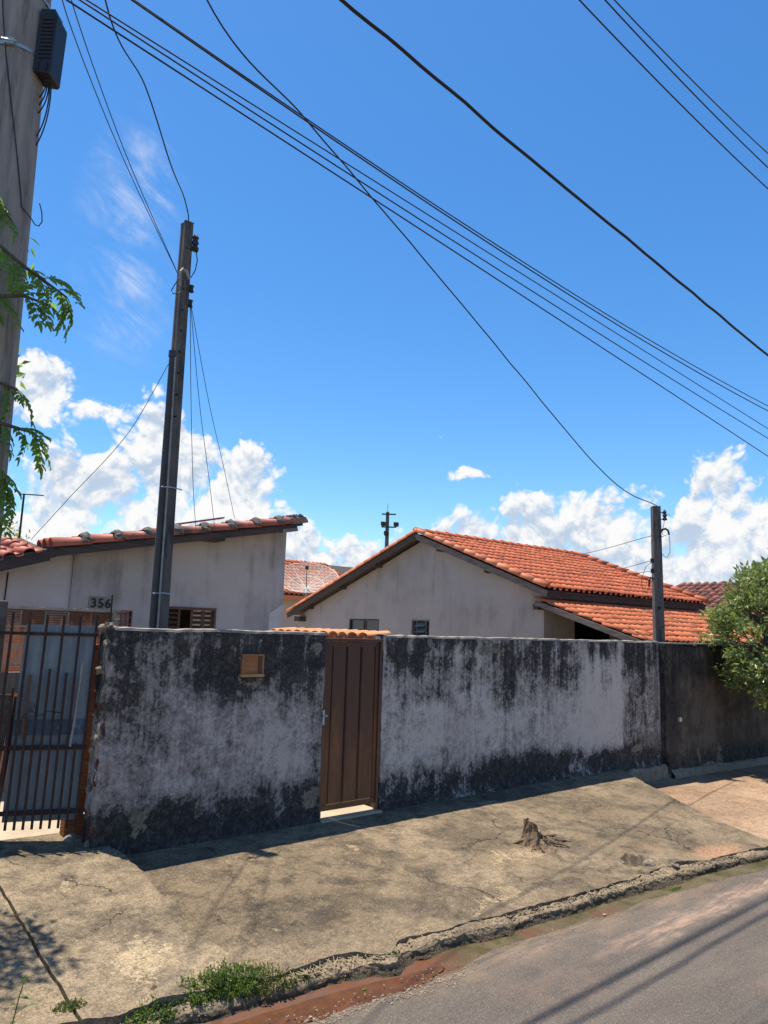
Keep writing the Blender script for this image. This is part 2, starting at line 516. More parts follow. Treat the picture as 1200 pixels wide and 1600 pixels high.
def ground_mat(name, cols, pale, red, spots_pale, spots_red, spots_dark, crack=True):
    t = mat(name)
    p = t.pos()
    n1 = t.noise(p, 1.3, 8., .66, .4)
    n2 = t.noise(p, 4.5, 8., .68, .3)
    f = t.noise(p, 60., 5., .7)
    g = t.vor(p, 170., out='Color')
    gx, gy, gz = t.sep(g)
    ag = t.vor(p, 170.)
    c = t.mix(t.ss(t.add(n1, t.lin(n2, .7, -.35)), .38, .62), cols[0], cols[1])
    c = t.mix(t.ss(t.add(n2, t.lin(f, .5, -.25)), .50, .68), c, cols[2])
    n0 = t.noise(p, .75, 5., .6, .5)
    c = t.bright(c, t.ss(n0, .32, .66, .80, 1.18))
    pv = t.add(t.lin(n2, 1.5, -.75), t.lin(t.noise(p, 2.3, 8., .7, .6), 1.6, -.8), t.lin(f, .5, -.25))
    for q, r, a in spots_pale:
        pv = t.add(pv, t.mul(t.spot(p, q, r), a))
    c = t.mix(t.mul(t.ss(pv, .30, .52), .85), c, pale)
    if spots_red:
        rv = t.add(t.lin(n2, .8, -.4), t.lin(f, .3, -.15))
        for q, r, a in spots_red:
            rv = t.add(rv, t.mul(t.spot(p, q, r), a))
        c = t.mix(t.mul(t.ss(rv, .25, .7), .8), c, red)
    for q, r, a in spots_dark:
        c = t.mix(t.mul(t.spot(p, q, r), t.mul(t.ss(t.add(n2, t.lin(f, .5, -.25)), .3, .6), a)), c, (.05, .045, .04))
    g3 = t.noise(p, 19., 6., .78)
    pb = t.vor(p, 115., out='Color')
    px_, py_, pz_ = t.sep(pb)
    c = t.bright(c, t.add(t.lin(f, 1.35, -.12), t.lin(g3, 1.25, -.45), t.lin(gx, .36, -.1), t.lin(px_, .26, -.13)))
    c = t.mix(t.mul(t.ss(py_, .94, .98), .35), c, pale)
    h = t.add(t.mul(n2, .8), t.mul(f, .7), t.mul(ag, .5))
    if crack:
        wv = t.vm('ADD', p, t.vm('MULTIPLY', t.noise(p, 3.5, 6., .65, out='Color'), (.5, .5, 0.)))
        ce = t.vor(wv, .55, 'DISTANCE_TO_EDGE')
        k = t.mul(t.ss(ce, .003, .0008), t.ss(n1, .47, .60))
        c = t.mix(t.mul(k, .85), c, (.03, .025, .02))
        h = t.add(h, t.mul(k, -1.5))
    finish(t, c, .93, t.bump(t.add(h, g3), .9, .011), spec=.12)


ground_mat('sidewalk_concrete', ((.285, .217, .140), (.185, .143, .098), (.115, .092, .068)), (.45, .34, .205), (.46, .27, .16),
           [((5.45, 4.5, 0), (.7, .35, .5), .42), ((4.7, 3.95, 0), (.9, .35, .5), .35), ((5.4, 4.1, 0), (.7, .4, .5), .2), ((2.7, 5.0, 0), (.5, 1.2, .5), .12), ((8.0, 4.0, 0), (.8, .5, .5), .2), ((4.3, 5.3, 0), (1.0, .3, .5), .15)],
           [((7.3, 3.55, 0), (.9, .34, .5), .9), ((6.75, 3.9, 0), (.35, .4, .5), .55), ((5.5, 4.45, 0), (.3, .25, .4), .4), ((3.0, 3.95, 0), (.7, .2, .5), .35)],
           [((6.5, 4.9, 0), (1.6, .9, .5), .45), ((5.4, 3.95, 0), (1.0, .3, .5), .5), ((3.3, 4.6, 0), (.9, .5, .5), .35)])
ground_mat('driveway_concrete', ((.325, .250, .162), (.215, .168, .113), (.130, .104, .076)), (.52, .405, .25), (.46, .29, .18),
           [((1.95, 4.35, 0), (.50, .42, .5), .55), ((2.0, 5.4, 0), (.5, .4, .5), .15), ((1.2, 3.9, 0), (.5, .5, .5), .3)], [], [((2.1, 4.85, 0), (.5, .35, .5), .35)])
ground_mat('neighbour_sidewalk', ((.42, .285, .185), (.36, .235, .15), (.28, .19, .125)), (.50, .36, .24), (.46, .26, .15), [], [((10., 4., 0), (3., 1.2, 1), .4)], [], False)

t = mat('kerb_rubble')
p = t.pos()
n = t.noise(p, 6., 8., .7)
f = t.noise(p, 60., 5., .7)
v1 = t.vor(p, 60., out='Color')
vx, vy, vz = t.sep(v1)
vd = t.vor(p, 60.)
c = t.mix(t.ss(n, .35, .65), (.31, .232, .148), (.18, .137, .09))
c = t.mix(t.mul(vx, .5), c, (.36, .275, .175))
c = t.mix(t.mul(t.ss(vy, .80, .9), .6), c, (.085, .07, .055))
x, y, z = t.sep(p)
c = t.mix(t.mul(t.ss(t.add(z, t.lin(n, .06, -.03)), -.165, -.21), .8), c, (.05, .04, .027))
c = t.bright(c, t.lin(f, .9, .5))
finish(t, c, .95, t.bump(t.add(t.mul(vd, -.5), t.mul(f, .8), t.mul(n, 1.5)), .8, .016), spec=.1)

t = mat('gutter_mud')
p = t.pos()
x, y, z = t.sep(p)
n = t.noise(p, 4., 7., .66, .4)
f = t.noise(p, 45., 5., .65)
red = t.ss(t.add(x, t.lin(n, 1.6, -.8)), 3.95, 3.35)
red2 = t.ss(t.noise(p, 1.7, 5., .6), .58, .66)
alg = t.mix(t.ss(t.add(n, t.lin(f, .4, -.2)), .35, .65), (.062, .055, .018), (.10, .072, .036))
mud = t.mix(t.ss(n, .3, .7), (.135, .055, .028), (.085, .041, .025))
c = t.mix(t.m('MAXIMUM', red, t.mul(red2, .7)), alg, mud)
c = t.mix(t.ss(t.add(t.noise(p, 11., 6., .65, .5), t.lin(f, .3, -.15)), .62, .70), c, (.06, .055, .02))
c = t.bright(c, t.lin(f, .5, .75))
finish(t, c, t.ss(n, .35, .62, .32, .75), t.bump(t.add(n, t.mul(f, .3)), .3, .012), spec=.35)

t = mat('asphalt')
p = t.pos()
x, y, z = t.sep(p)
n = t.noise(t.vm('MULTIPLY', p, (.6, 1.6, 1.)), 1.6, 7., .66)
f = t.noise(p, 90., 5., .75)
ag = t.vor(p, 190., out='Color')
ax, ay, az_ = t.sep(ag)
ad = t.vor(p, 190.)
c = t.mix(t.ss(n, .3, .7), (.128, .108, .090), (.092, .078, .067))
c = t.bright(c, t.add(t.lin(f, 1.3, .3), t.lin(ax, .5, -.2)))
c = t.mix(t.mul(t.ss(ay, .94, .98), .45), c, (.30, .25, .20))
yd = t.add(y, t.mul(x, .035), t.lin(t.noise(p, 2.2, 6., .65), .5, -.25))
dust = t.mul(t.ss(t.m('ABSOLUTE', t.m('SUBTRACT', yd, 3.20)), .17, .02), t.ss(t.add(x, t.lin(n, 2., -1.)), 4.2, 5.3))
edge = t.ss(yd, 3.30, 3.58)
ns = t.noise(t.vm('MULTIPLY', p, (1.2, 6., 1.)), 2.6, 7., .7)
c = t.mix(t.mul(dust, t.ss(ns, .38, .66, .05, .75)), c, (.40, .265, .19))
c = t.mix(t.mul(edge, t.ss(ns, .35, .62, .0, .75)), c, (.25, .18, .125))
c = t.mix(t.mul(t.ss(t.noise(p, .8, 5., .6), .56, .7), .35), c, (.26, .17, .125))
h = t.add(t.mul(f, .7), t.mul(ad, -.8))
finish(t, c, .92, t.bump(h, .55, .008), spec=.15)

simple('far_ground', (.30, .22, .14), (.20, .19, .09), .15)
t = mat('water_film')
p = t.pos()
n = t.noise(p, 9., 4., .6)
finish(t, t.mix(t.ss(n, .35, .65), (.12, .049, .025), (.078, .037, .022)), .16, t.bump(n, .08, .01), spec=.5)

t = mat('dish_mesh')
p = t.pos()
b = t.n('ShaderNodeBsdfPrincipled')
t.put(b.inputs['Base Color'], (.62, .58, .50))
t.put(b.inputs['Roughness'], .6)
tr = t.n('ShaderNodeBsdfTransparent')
mxs = t.n('ShaderNodeMixShader')
t.put(mxs.inputs[0], .24)
t.t.links.new(tr.outputs[0], mxs.inputs[1])
t.t.links.new(b.outputs[0], mxs.inputs[2])
o = t.n('ShaderNodeOutputMaterial')
t.t.links.new(mxs.outputs[0], o.inputs[0])

# ------------------------------------------------------------------ geometry helpers
ORG = {}


def link(o, parent=None):
    COL.objects.link(o)
    if parent is not None:
        o.parent = parent
    return o


def tag(o, label=None, cat=None, group=None, kind=None):
    if label:
        o['label'] = label
    if cat:
        o['category'] = cat
    if group:
        o['group'] = group
    if kind:
        o['kind'] = kind
    return o


def thing(name, label, cat, loc, group=None):
    o = bpy.data.objects.new(name, None)
    o.empty_display_size = .2
    o.location = loc
    link(o)
    ORG[o] = Vector(loc)
    return tag(o, label, cat, group)


class MB:
    def __init__(s):
        s.v = []
        s.f = []
        s.rn = []
        s.use_r = False

    def add(s, vs, fs, r=0.0):
        b = len(s.v)
        s.v += [tuple(p) for p in vs]
        for q in fs:
            s.f.append(tuple(i + b for i in q))
            s.rn.append(r)
        return s

    def box(s, x0, x1, y0, y1, z0, z1, M=None):
        vs = [Vector(p) for p in ((x0, y0, z0), (x1, y0, z0), (x1, y1, z0), (x0, y1, z0), (x0, y0, z1), (x1, y0, z1), (x1, y1, z1), (x0, y1, z1))]
        if M is not None:
            vs = [M @ p for p in vs]
        return s.add(vs, [(0, 3, 2, 1), (4, 5, 6, 7), (0, 1, 5, 4), (1, 2, 6, 5), (2, 3, 7, 6), (3, 0, 4, 7)])

    def bar(s, a, b, wd, hh, up=(0, 0, 1)):
        """a box from a to b, wd wide and hh high"""
        a, b = Vector(a), Vector(b)
        d = (b - a)
        L = d.length
        d.normalize()
        u = Vector(up)
        sd = d.cross(u).normalized()
        u = sd.cross(d).normalized()
        M = Matrix((sd, d, u)).transposed().to_4x4()
        M.translation = a
        return s.box(-wd / 2, wd / 2, 0, L, -hh / 2, hh / 2, M)

    def tube(s, pts, r, n=6, cap=True):
        pts = [Vector(p) for p in pts]
        k = len(pts)
        rs = r if isinstance(r, (list, tuple)) else [r] * k
        vs = []
        ref = None
        for i, p in enumerate(pts):
            d = (pts[min(i + 1, k - 1)] - pts[max(i - 1, 0)]).normalized()
            if ref is None:
                ref = Vector((0, 0, 1)) if abs(d.z) < .9 else Vector((1, 0, 0))
            a = d.cross(ref).normalized()
            ref = a.cross(d).normalized()
            for j in range(n):
                th = 2 * math.pi * j / n
                vs.append(p + (a * math.cos(th) + ref * math.sin(th)) * rs[i])
        fs = []
        for i in range(k - 1):
            for j in range(n):
                j2 = (j + 1) % n
                fs.append((i * n + j, i * n + j2, (i + 1) * n + j2, (i + 1) * n + j))
        if cap:
            fs.append(tuple(range(n - 1, -1, -1)))
            fs.append(tuple((k - 1) * n + j for j in range(n)))
        return s.add(vs, fs)

    def prism(s, poly, ext):
        """polygon (list of points) extruded by the vector ext"""
        n = len(poly)
        ext = Vector(ext)
        vs = [Vector(p) for p in poly] + [Vector(p) + ext for p in poly]
        fs = [tuple(range(n)), tuple(range(2 * n - 1, n - 1, -1))]
        for i in range(n):
            j = (i + 1) % n
            fs.append((i, i + n, j + n, j))
        return s.add(vs, fs)

    def build(s, name, m, parent=None, org=None, smooth=False, kind=None, bevel=0.0):
        if parent is not None:
            O = ORG[parent]
        else:
            O = Vector(org) if org is not None else Vector((0, 0, 0))
        me = bpy.data.meshes.new(name)
        me.from_pydata([(a - O.x, b - O.y, c - O.z) for a, b, c in s.v], [], s.f)
        me.materials.append(MATS[m])
        if any(s.rn):
            at = me.attributes.new('rnd', 'FLOAT', 'FACE')
            at.data.foreach_set('value', s.rn)
        if smooth:
            me.polygons.foreach_set('use_smooth', [True] * len(me.polygons))
        me.update()
        o = bpy.data.objects.new(name, me)
        link(o, parent)
        if parent is None:
            o.location = O
        ORG[o] = O
        if kind:
            o['kind'] = kind
        if bevel:
            b = o.modifiers.new('bevel', 'BEVEL')
            b.width = bevel
            b.segments = 2
            b.limit_method = 'ANGLE'
        return o


def fix_normals(o):
    import bmesh
    bm = bmesh.new()
    bm.from_mesh(o.data)
    bmesh.ops.recalc_face_normals(bm, faces=bm.faces)
    bm.to_mesh(o.data)
    bm.free()


def piece(name, me, M, parent):
    """a child that shares mesh data, placed by a world matrix"""
    o = bpy.data.objects.new(name, me)
    link(o, parent)
    o.matrix_basis = Matrix.Translation(-ORG[parent]) @ M
    ORG[o] = ORG[parent]
    return o


def fbm(p, oct=4, H=.8):
    return mn.fractal(Vector(p), H, 2.0, oct)


def lerp(a, b, k):
    return a + (b - a) * k


def sstep(a, b, x):
    k = max(0., min(1., (x - a) / (b - a)))
    return k * k * (3 - 2 * k)


def interp(tab, x):
    if x <= tab[0][0]:
        return tab[0][1]
    for (a, b), (c, d) in zip(tab, tab[1:]):
        if x <= c:
            return lerp(b, d, (x - a) / (c - a))
    return tab[-1][1]


def frame(o, u, v):
    """matrix with x along u, y along v, z = u x v, at o"""
    u = Vector(u).normalized()
    v = Vector(v).normalized()
    n = u.cross(v).normalized()
    M = Matrix((u, v, n)).transposed().to_4x4()
    M.translation = Vector(o)
    return M


# ------------------------------------------------------------------ ground, road, gutter, sidewalk
mb = MB()
mb.add([(-900, -900, -.62), (900, -900, -.62), (900, 900, -.62), (-900, 900, -.62)], [(0, 1, 2, 3)])
tag(mb.build('ground', 'far_ground'), kind='structure')


def edge_y(x):
    """front edge of the sidewalk slab (the crack towards the kerb)"""
    b = interp([(-6, 4.15), (1.0, 4.02), (1.7, 3.93), (2.3, 3.90), (2.53, 3.84), (2.87, 3.865), (3.1, 3.81), (3.24, 3.69), (3.30, 3.68), (3.45, 3.78), (3.85, 3.75), (4.46, 3.70),
                (5.12, 3.635), (5.86, 3.60), (6.3, 3.60), (7.0, 3.48), (7.9, 3.37), (10., 3.20), (30, 2.2)], x)
    return b + .022 * fbm((x * 3.1, 2.2, 0), 3) + .012 * fbm((x * 14., 7.2, 0), 3)


def kerb_foot(x):
    return interp([(-6, 3.98), (1.7, 3.78), (2.4, 3.70), (3.3, 3.60), (4.7, 3.53), (5.9, 3.45), (8.0, 3.24), (10, 3.06), (30, 2.05)], x) * 0 + interp([(-6, 4.07), (1.7, 3.84), (2.4, 3.79), (2.9, 3.74), (3.3, 3.69), (3.5, 3.705), (4.46, 3.64), (5.12, 3.575), (5.86, 3.54), (7.0, 3.42), (7.9, 3.30), (10, 3.13), (30, 2.12)], x)


def walk_z(x, y):
    z = -.125 * max(0., (6.1 - y)) / 2.35 + .006 * fbm((x * 1.1, y * 1.1, 3.), 3) + .0035 * fbm((x * 5., y * 5., 1.), 3)
    if 5.9 < x < 7.4 and y < 4.3:
        k = math.hypot((x - 6.27 - .05 * fbm((y * 9, 1, 1), 2)) / .13, (y - 3.83) / .10)
        z -= .10 * sstep(1.05, .75, k)
        z += .035 * sstep(6.36, 6.40, x + .5 * (y - 3.8) + .04 * fbm((y * 8, 3, 1), 2)) * sstep(7.0, 6.5, x) * sstep(4.15, 3.75, y)
    return z


def grid(mbb, nx, ny, fn):
    vs = [fn(i / nx, j / ny) for j in range(ny + 1) for i in range(nx + 1)]
    fs = [(j * (nx + 1) + i, j * (nx + 1) + i + 1, (j + 1) * (nx + 1) + i + 1, (j + 1) * (nx + 1) + i) for j in range(ny) for i in range(nx)]
    mbb.add(vs, fs)


# road: a sheet that carries on both ways along the street
mb = MB()


def road_fn(u, v):
    x = -40 + 120 * u
    e = kerb_foot(x) - .20 - .12 * sstep(4.3, 2.6, x) - .05 * fbm((x * 1.3, 5, 0), 3) - .02 * fbm((x * 7., 5, 2), 3)
    y = e if v > .96 else lerp(-5.0, e - .004, v / .967)
    return (x, y, -.204 + .012 * sstep(3.3, .5, y) + (-.03 if v > .999 else 0) + (-.02 * max(0, x - 9) if x > 9 else 0))


grid(mb, 1200, 30, road_fn)
tag(mb.build('road', 'asphalt', smooth=True), kind='structure')
mb = MB()


def gut_fn(u, v):
    x = -12 + 42 * u
    y = lerp(kerb_foot(x) - .33 - .15 * sstep(4.3, 2.6, x), kerb_foot(x) + .10, v)
    dip = -.012 - .008 * math.sin(math.pi * v)
    return (x, y, -.208 + dip + .006 * fbm((x * 4, y * 4, 1), 3) + (-.02 * max(0, x - 9) if x > 9 else 0))


grid(mb, 700, 10, gut_fn)
tag(mb.build('gutter', 'gutter_mud', smooth=True), kind='structure')
mb = MB()
pts = []
for i in range(41):
    x = 1.6 + 2.0 * i / 40
    wv = .12 * math.sin(math.pi * i / 40) ** .5
    cy = kerb_foot(x) - .17 + .015 * fbm((x * 3, 0, 4), 2)
    pts.append(((x, cy - wv, -.222), (x, cy + wv * .8, -.222)))
vs = [p for q in pts for p in q]
mb.add(vs, [(2 * i, 2 * i + 2, 2 * i + 3, 2 * i + 1) for i in range(40)])
tag(mb.build('puddle', 'water_film'), kind='structure')

# kerb: crumbling concrete strip
mb = MB()
PROF = [(0.03, -.20), (0.016, -.142), (0.0, -.134), (-.03, -.137), (-.06, -.144), (-.085, -.150), (-.104, -.158), (-.113, -.170), (-.117, -.183), (-.122, -.196), (-.135, -.208), (-.165, -.225)]


def kerb_fn(u, v):
    x = -10 + 36 * u
    i = v * (len(PROF) - 1)
    a = PROF[int(round(i))]
    ey = edge_y(x)
    kf = kerb_foot(x)
    k = max(.06, ey - kf) / .15
    y = ey + a[0] * k
    lower = -.05 * sstep(6.9, 8.3, x) - (.02 * max(0, x - 9) if x > 9 else 0)
    z = a[1] + lower
    am = .014 * (.35 + v)
    lo_ = fbm((x * 1.9, 3.3, 6), 3)
    y += (.030 * lo_ - .012) * v
    z += .020 * fbm((x * 2.7, 8.1, 2), 3) * (1 - v) - .012 * max(0, lo_)
    bi = math.floor(x * 1.35 + .3 * math.sin(x * 2.1))
    fr = (x * 1.35 + .3 * math.sin(x * 2.1)) - bi
    r1, r2 = mn.noise(Vector((bi * 3.7, 1.3, 0))), mn.noise(Vector((bi * 5.1, 8.3, 2)))
    jn = sstep(.055, .0, min(fr, 1 - fr) + .02 * mn.noise(Vector((x * 30, v * 4, 1))))
    z += .018 * r1 + .012 * r2 * (fr - .5) - .03 * jn * (1 - v * .6)
    y += .022 * r2 * v + .02 * jn * v
    d = fbm((x * 5, v * 2.2, 0), 4, .8)
    d2 = fbm((x * 22, v * 5.2, 9), 3, .6)
    return (x + .01 * d2, y + am * d + .008 * d2, z - .008 + .013 * d * (1 if v > .1 else .3) + .007 * d2)


grid(mb, 1500, len(PROF) - 1, kerb_fn)
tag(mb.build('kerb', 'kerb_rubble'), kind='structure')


def slab(name, m, xl, xr, y1, nx, ny, zf, drop=.12, front=None):
    mb = MB()
    fr = front or edge_y

    def fn(u, v):
        j = int(round(v * (ny + 1)))
        vv = max(0, (j - 1)) / ny
        yv = lerp(3.7, y1, vv)
        x = lerp(xl(yv), xr(yv), u)
        y = lerp(fr(x) + .012, y1, vv)
        x = lerp(xl(y), xr(y), u)
        z = zf(x, y)
        if j == 0:
            z -= drop
        if u in (0.0, 1.0):
            pass
        return (x, y, z)
    grid(mb, nx, ny + 1, fn)
    # side skirts
    b = [i for i in range(len(mb.v))]
    for side in (0, nx):
        ids = [j * (nx + 1) + side for j in range(ny + 2)]
        vs = [mb.v[i] for i in ids]
        low = [(a, c, d - drop) for a, c, d in vs]
        n = len(vs)
        mb.add(vs + low, [(i, i + 1, n + i + 1, n + i) for i in range(n - 1)])
    return tag(mb.build(name, m, smooth=False), kind='structure')


# main sidewalk: from the driveway to the broken step on the right
def xr_main(y):
    return interp([(3.3, 8.25), (3.5, 8.15), (4.17, 8.42), (4.85, 8.85), (5.64, 9.35), (6.2, 9.75)], y) + .02 * fbm((y * 4, 1, 1), 3)


slab('sidewalk', 'sidewalk_concrete', lambda y: 2.30 + .01 * fbm((y * 3, 0, 0), 3), xr_main, 6.16, 260, 60, walk_z)


def drive_z(x, y):
    k = sstep(3.95, 5.6, y)
    e = sstep(2.47, 2.41, x - .06 * fbm((y * 2., 4, 0), 3))
    return walk_z(x, y) + (.012 + .085 * k) * e - .006 * (1 - e) + .004 * fbm((x * 2, y * 2, 5), 3) + .03 * sstep(6.1, 6.6, y)


def front_drive(x):
    return edge_y(x) + .03 * fbm((x * 4, 3, 3), 3)


slab('driveway_ramp', 'driveway_concrete', lambda y: 1.512 + .008 * fbm((y * 5, 0, 0), 3), lambda y: 2.52, 6.55, 60, 70, drive_z, .16, front_drive)
slab('driveway_ramp', 'driveway_concrete', lambda y: -3.0, lambda y: 1.492 + .008 * fbm((y * 5, 0, 0), 3), 6.55, 70, 60, drive_z, .16, front_drive)


def nb_z(x, y):
    return -.19 - .022 * max(0, x - 9) - .05 * (6.1 - y) / 2.5 + .008 * fbm((x * .9, y * 1.2, 8), 4)


slab('neighbour_sidewalk', 'neighbour_sidewalk', lambda y: xr_main(y) - .06, lambda y: 30., 6.16, 160, 30, nb_z)
# low plinth at the foot of the neighbour's wall
mb = MB()


def pl_fn(u, v):
    x = 10.85 + 12 * u
    q = [(6.02, .12), (5.955, .105), (5.915, .06), (5.90, -.05)][int(round(v * 3))]
    n = fbm((x * 3.5, v * 2, 2), 4)
    return (x, q[0] + .018 * n, nb_z(x, 6.0) + q[1] + .025 * n)


grid(mb, 300, 3, pl_fn)
tag(mb.build('wall_plinth', 'concrete_rough'), kind='structure')
mb = MB()


def pl2(u, v):
    x = 9.35 + 1.55 * u
    q = [(6.06, .10), (5.99, .10), (5.95, .05), (5.94, -.12)][int(round(v * 3))]
    n = fbm((x * 4.5, v * 2, 5), 4)
    h = .35 * sstep(9.3, 10.2, x)
    return (x, q[0] + .02 * n + .05 * (1 - h), -.13 + q[1] * (.6 + h) + .03 * n)


grid(mb, 60, 3, pl2)
tag(mb.build('wall_plinth', 'concrete_rough'), kind='structure')

# yards behind the wall
mb = MB()
mb.box(-12, 5.26, 6.5, 40, -.3, .085)
tag(mb.build('yard', 'yard_floor'), kind='structure')
mb = MB()
mb.box(5.34, 26, 6.3, 40, -.3, -.02)
tag(mb.build('yard', 'yard_earth'), kind='structure')
mb = MB()
mb.box(4.44, 5.2, 6.03, 6.499, -.2, .012)
tag(mb.build('door_step', 'yard_floor'), kind='structure')

# ------------------------------------------------------------------ boundary walls


def boundary_wall(name, label, m, x0, x1, yf, zt, zb, th, dx=.045, ragged=False):
    root = thing(name, label, 'wall', ((x0 + x1) / 2, yf + th / 2, 0))
    nx = int((x1 - x0) / dx)
    nz = int((zt - zb) / dx)
    mb = MB()

    def topz(x):
        return zt + .008 * fbm((x * 1.7, 0, 3), 3) + .004 * fbm((x * 11, 4, 3), 2)

    def fn(u, v):
        z = lerp(zb, 1.0, v)
        x = lerp(x0, x1, u)
        z = lerp(zb, topz(x), v)
        d = .010 * fbm((x * 1.6, 0, z * 1.6), 4) + .004 * fbm((x * 8, 3, z * 8), 3)
        y = yf + d
        if z < .12:
            y -= .02 * sstep(.12, -.02, z) * (1 + fbm((x * 6, 0, z * 6), 3))
        if ragged:
            k = sstep(.10, 0, x - x0)
            x += k * (.035 * fbm((0, 2, z * 6), 4))
        if v > .985:
            y += .008
        return (x, y, z)
    grid(mb, nx, nz, fn)
    # top, back and ends
    vs = [fn(i / nx, 1) for i in range(nx + 1)]
    bk = [(a, yf + th, c + .003 * fbm((a * 9, 1, 1), 2)) for a, b, c in vs]
    n = nx + 1
    mb.add(vs + bk, [(i, i + 1, n + i + 1, n + i) for i in range(nx)])
    bb = [(a, yf + th, zb) for a, b, c in vs]
    mb.add(bk + bb, [(i, i + 1, n + i + 1, n + i) for i in range(nx)])
    for side in (0, 1):
        e = [fn(side, j / nz) for j in range(nz + 1)]
        g = [(a + (.02 * fbm((1, 2, c * 7), 3) if ragged and side == 0 else 0), yf + th, c) for a, b, c in e]
        k = nz + 1
        mb.add(e + g, [(i, i + 1, k + i + 1, k + i) for i in range(nz)])
    o = mb.build('plaster', m, root, smooth=False)
    return root, topz


YW = 6.085
wl, tzl = boundary_wall('boundary_wall', 'black-stained plastered wall between the barred gate and the brown door', 'wall_paint_left', 2.255, 4.437, YW, 1.785, -.4, .15, ragged=True)
wr, tzr = boundary_wall('boundary_wall', 'long mould-streaked lilac-grey wall right of the brown door', 'wall_paint_right', 5.203, 10.80, YW, 1.775, -.4, .15)
wn, tzn = boundary_wall('boundary_wall', 'dark brown neighbouring wall behind the round leafy tree', 'wall_paint_neighbour', 10.806, 22.0, 6.0, 1.735, -.9, .15)
mb = MB()
mb.box(10.83, 22, 5.975, 6.18, 1.752, 1.775)
mb.build('coping', 'concrete_coping', wn, bevel=.004)
mb = MB()
mb.tube([(11.2, 5.97, .605), (11.2, 6.02, .605)], .036, 14)
tag(mb.build('pipe_end', 'pvc_white', wn), label='small pale round pipe end in the wall')
# thin mortar capping on the two stained walls, thickness seen as a pale line
for root, tz, a, b in ((wl, tzl, 2.30, 4.44), (wr, tzr, 5.20, 10.80)):
    mb = MB()
    n = int((b - a) / .06)

    def cap(u, v):
        x = lerp(a, b, u)
        q = [(YW - .006, -.012), (YW + .001, .010), (YW + .075, .016), (YW + .15, .010), (YW + .156, -.012)][int(round(v * 4))]
        return (x, q[0] + .006 * fbm((x * 6, v, 0), 3), tz(x) + q[1] + .006 * fbm((x * 9, v, 3), 3))
    grid(mb, n, 4, cap)
    mb.build('mortar_capping', 'concrete_coping', root)
# exposed bricks and broken mortar at the ragged gate end of the wall
mb = MB()
for k in range(16):
    z = 1.80 - .004 * k if k < 6 else rnd.uniform(.05, 1.7)
    c = Vector((2.27 + rnd.uniform(-.02, .06 if k < 6 else .01), YW + rnd.uniform(.02, .13), z))
    r = rnd.uniform(.018, .04)
    vs = []
    for i in range(6):
        for j in range(8):
            th, ph = math.pi * i / 5, 2 * math.pi * j / 8
            d = Vector((math.sin(th) * math.cos(ph), math.sin(th) * math.sin(ph), math.cos(th)))
            vs.append(c + d * r * (1 + .5 * fbm(c * 9 + d * 1.3, 3)))
    mb.add(vs, [(i * 8 + j, i * 8 + (j + 1) % 8, (i + 1) * 8 + (j + 1) % 8, (i + 1) * 8 + j) for i in range(5) for j in range(8)])
mb.build('mortar_lumps', 'concrete_rough', wl)
# letter box set in the left wall
mb = MB()
mb.box(3.488, 3.722, YW - .022, YW + .03, 1.565, 1.585)
mb.box(3.488, 3.508, YW - .022, YW + .03, 1.405, 1.565)
mb.box(3.702, 3.722, YW - .022, YW + .03, 1.405, 1.565)
lb = mb.build('letter_box', 'wood_box', wl, bevel=.002)
tag(lb, label='small brown wooden letter box set in the wall')
mb = MB()
mb.box(3.508, 3.668, YW - .006, YW + .02, 1.405, 1.565)
mb.build('panel', 'wood_box', lb)
mb = MB()
mb.box(3.670, 3.701, YW - .012, YW + .02, 1.407, 1.563)
mb.build('panel', 'wood_shutter', lb)
mb = MB()
mb.box(3.484, 3.726, YW - .03, YW + .03, 1.378, 1.404)
mb.build('sill', 'wood_sill', lb, bevel=.002)

# ------------------------------------------------------------------ brown door
dr = thing('metal_door', 'tall dark brown ribbed metal door between two stained walls', 'door', (4.82, 6.14, .06))
DX0, DX1, DZ0, DZ1, DY = 4.445, 5.193, .075, 1.712, 6.125
mb = MB()
mb.box(DX0, DX0 + .025, DY - .03, DY + .03, DZ0 - .055, DZ1)
mb.box(DX1 - .03, DX1, DY - .03, DY + .03, DZ0 - .055, DZ1)
mb.box(DX0, DX1, DY - .03, DY + .03, DZ1 + .002, DZ1 + .03)
mb.build('frame', 'door_brown', dr, bevel=.003)
mb = MB()
mb.box(DX0 + .028, DX1 - .033, DY - .012, DY + .02, DZ0, DZ0 + .055)
mb.box(DX0 + .028, DX1 - .033, DY - .012, DY + .02, DZ1 - .05, DZ1 - .003)
mb.box(DX0 + .028, DX0 + .10, DY - .012, DY + .02, DZ0 + .056, DZ1 - .051)
mb.box(DX1 - .075, DX1 - .033, DY - .012, DY + .02, DZ0 + .056, DZ1 - .051)
mb.build('leaf', 'door_brown', dr, bevel=.003)
pw = (DX1 - .08 - DX0 - .105) / 3
for k in range(3):
    xa = DX0 + .103 + k * pw
    mb = MB()
    y0 = DY - .006
    prof = [(xa, y0 + .026), (xa + .006, y0 + .024), (xa + .018, y0), (xa + pw - .014, y0), (xa + pw - .004, y0 + .024), (xa + pw, y0 + .026)]
    vs = [(a, b, DZ0 + .057) for a, b in prof] + [(a, b, DZ1 - .052) for a, b in prof]
    n = len(prof)
    mb.add(vs, [(i, i + 1, n + i + 1, n + i) for i in range(n - 1)])
    mb.build('panel', 'door_brown', dr)
mb = MB()
mb.tube([(DX0 + .03, DY - .045, .985), (DX0 + .03, DY - .005, .985)], .012, 10)
mb.tube([(DX0 + .005, DY - .042, .985), (DX0 + .052, DY - .042, .985)], .006, 8)
mb.box(DX0 - .004, DX0 + .018, DY - .036, DY - .031, .90, 1.04)
mb.build('latch', 'galvanised', dr)

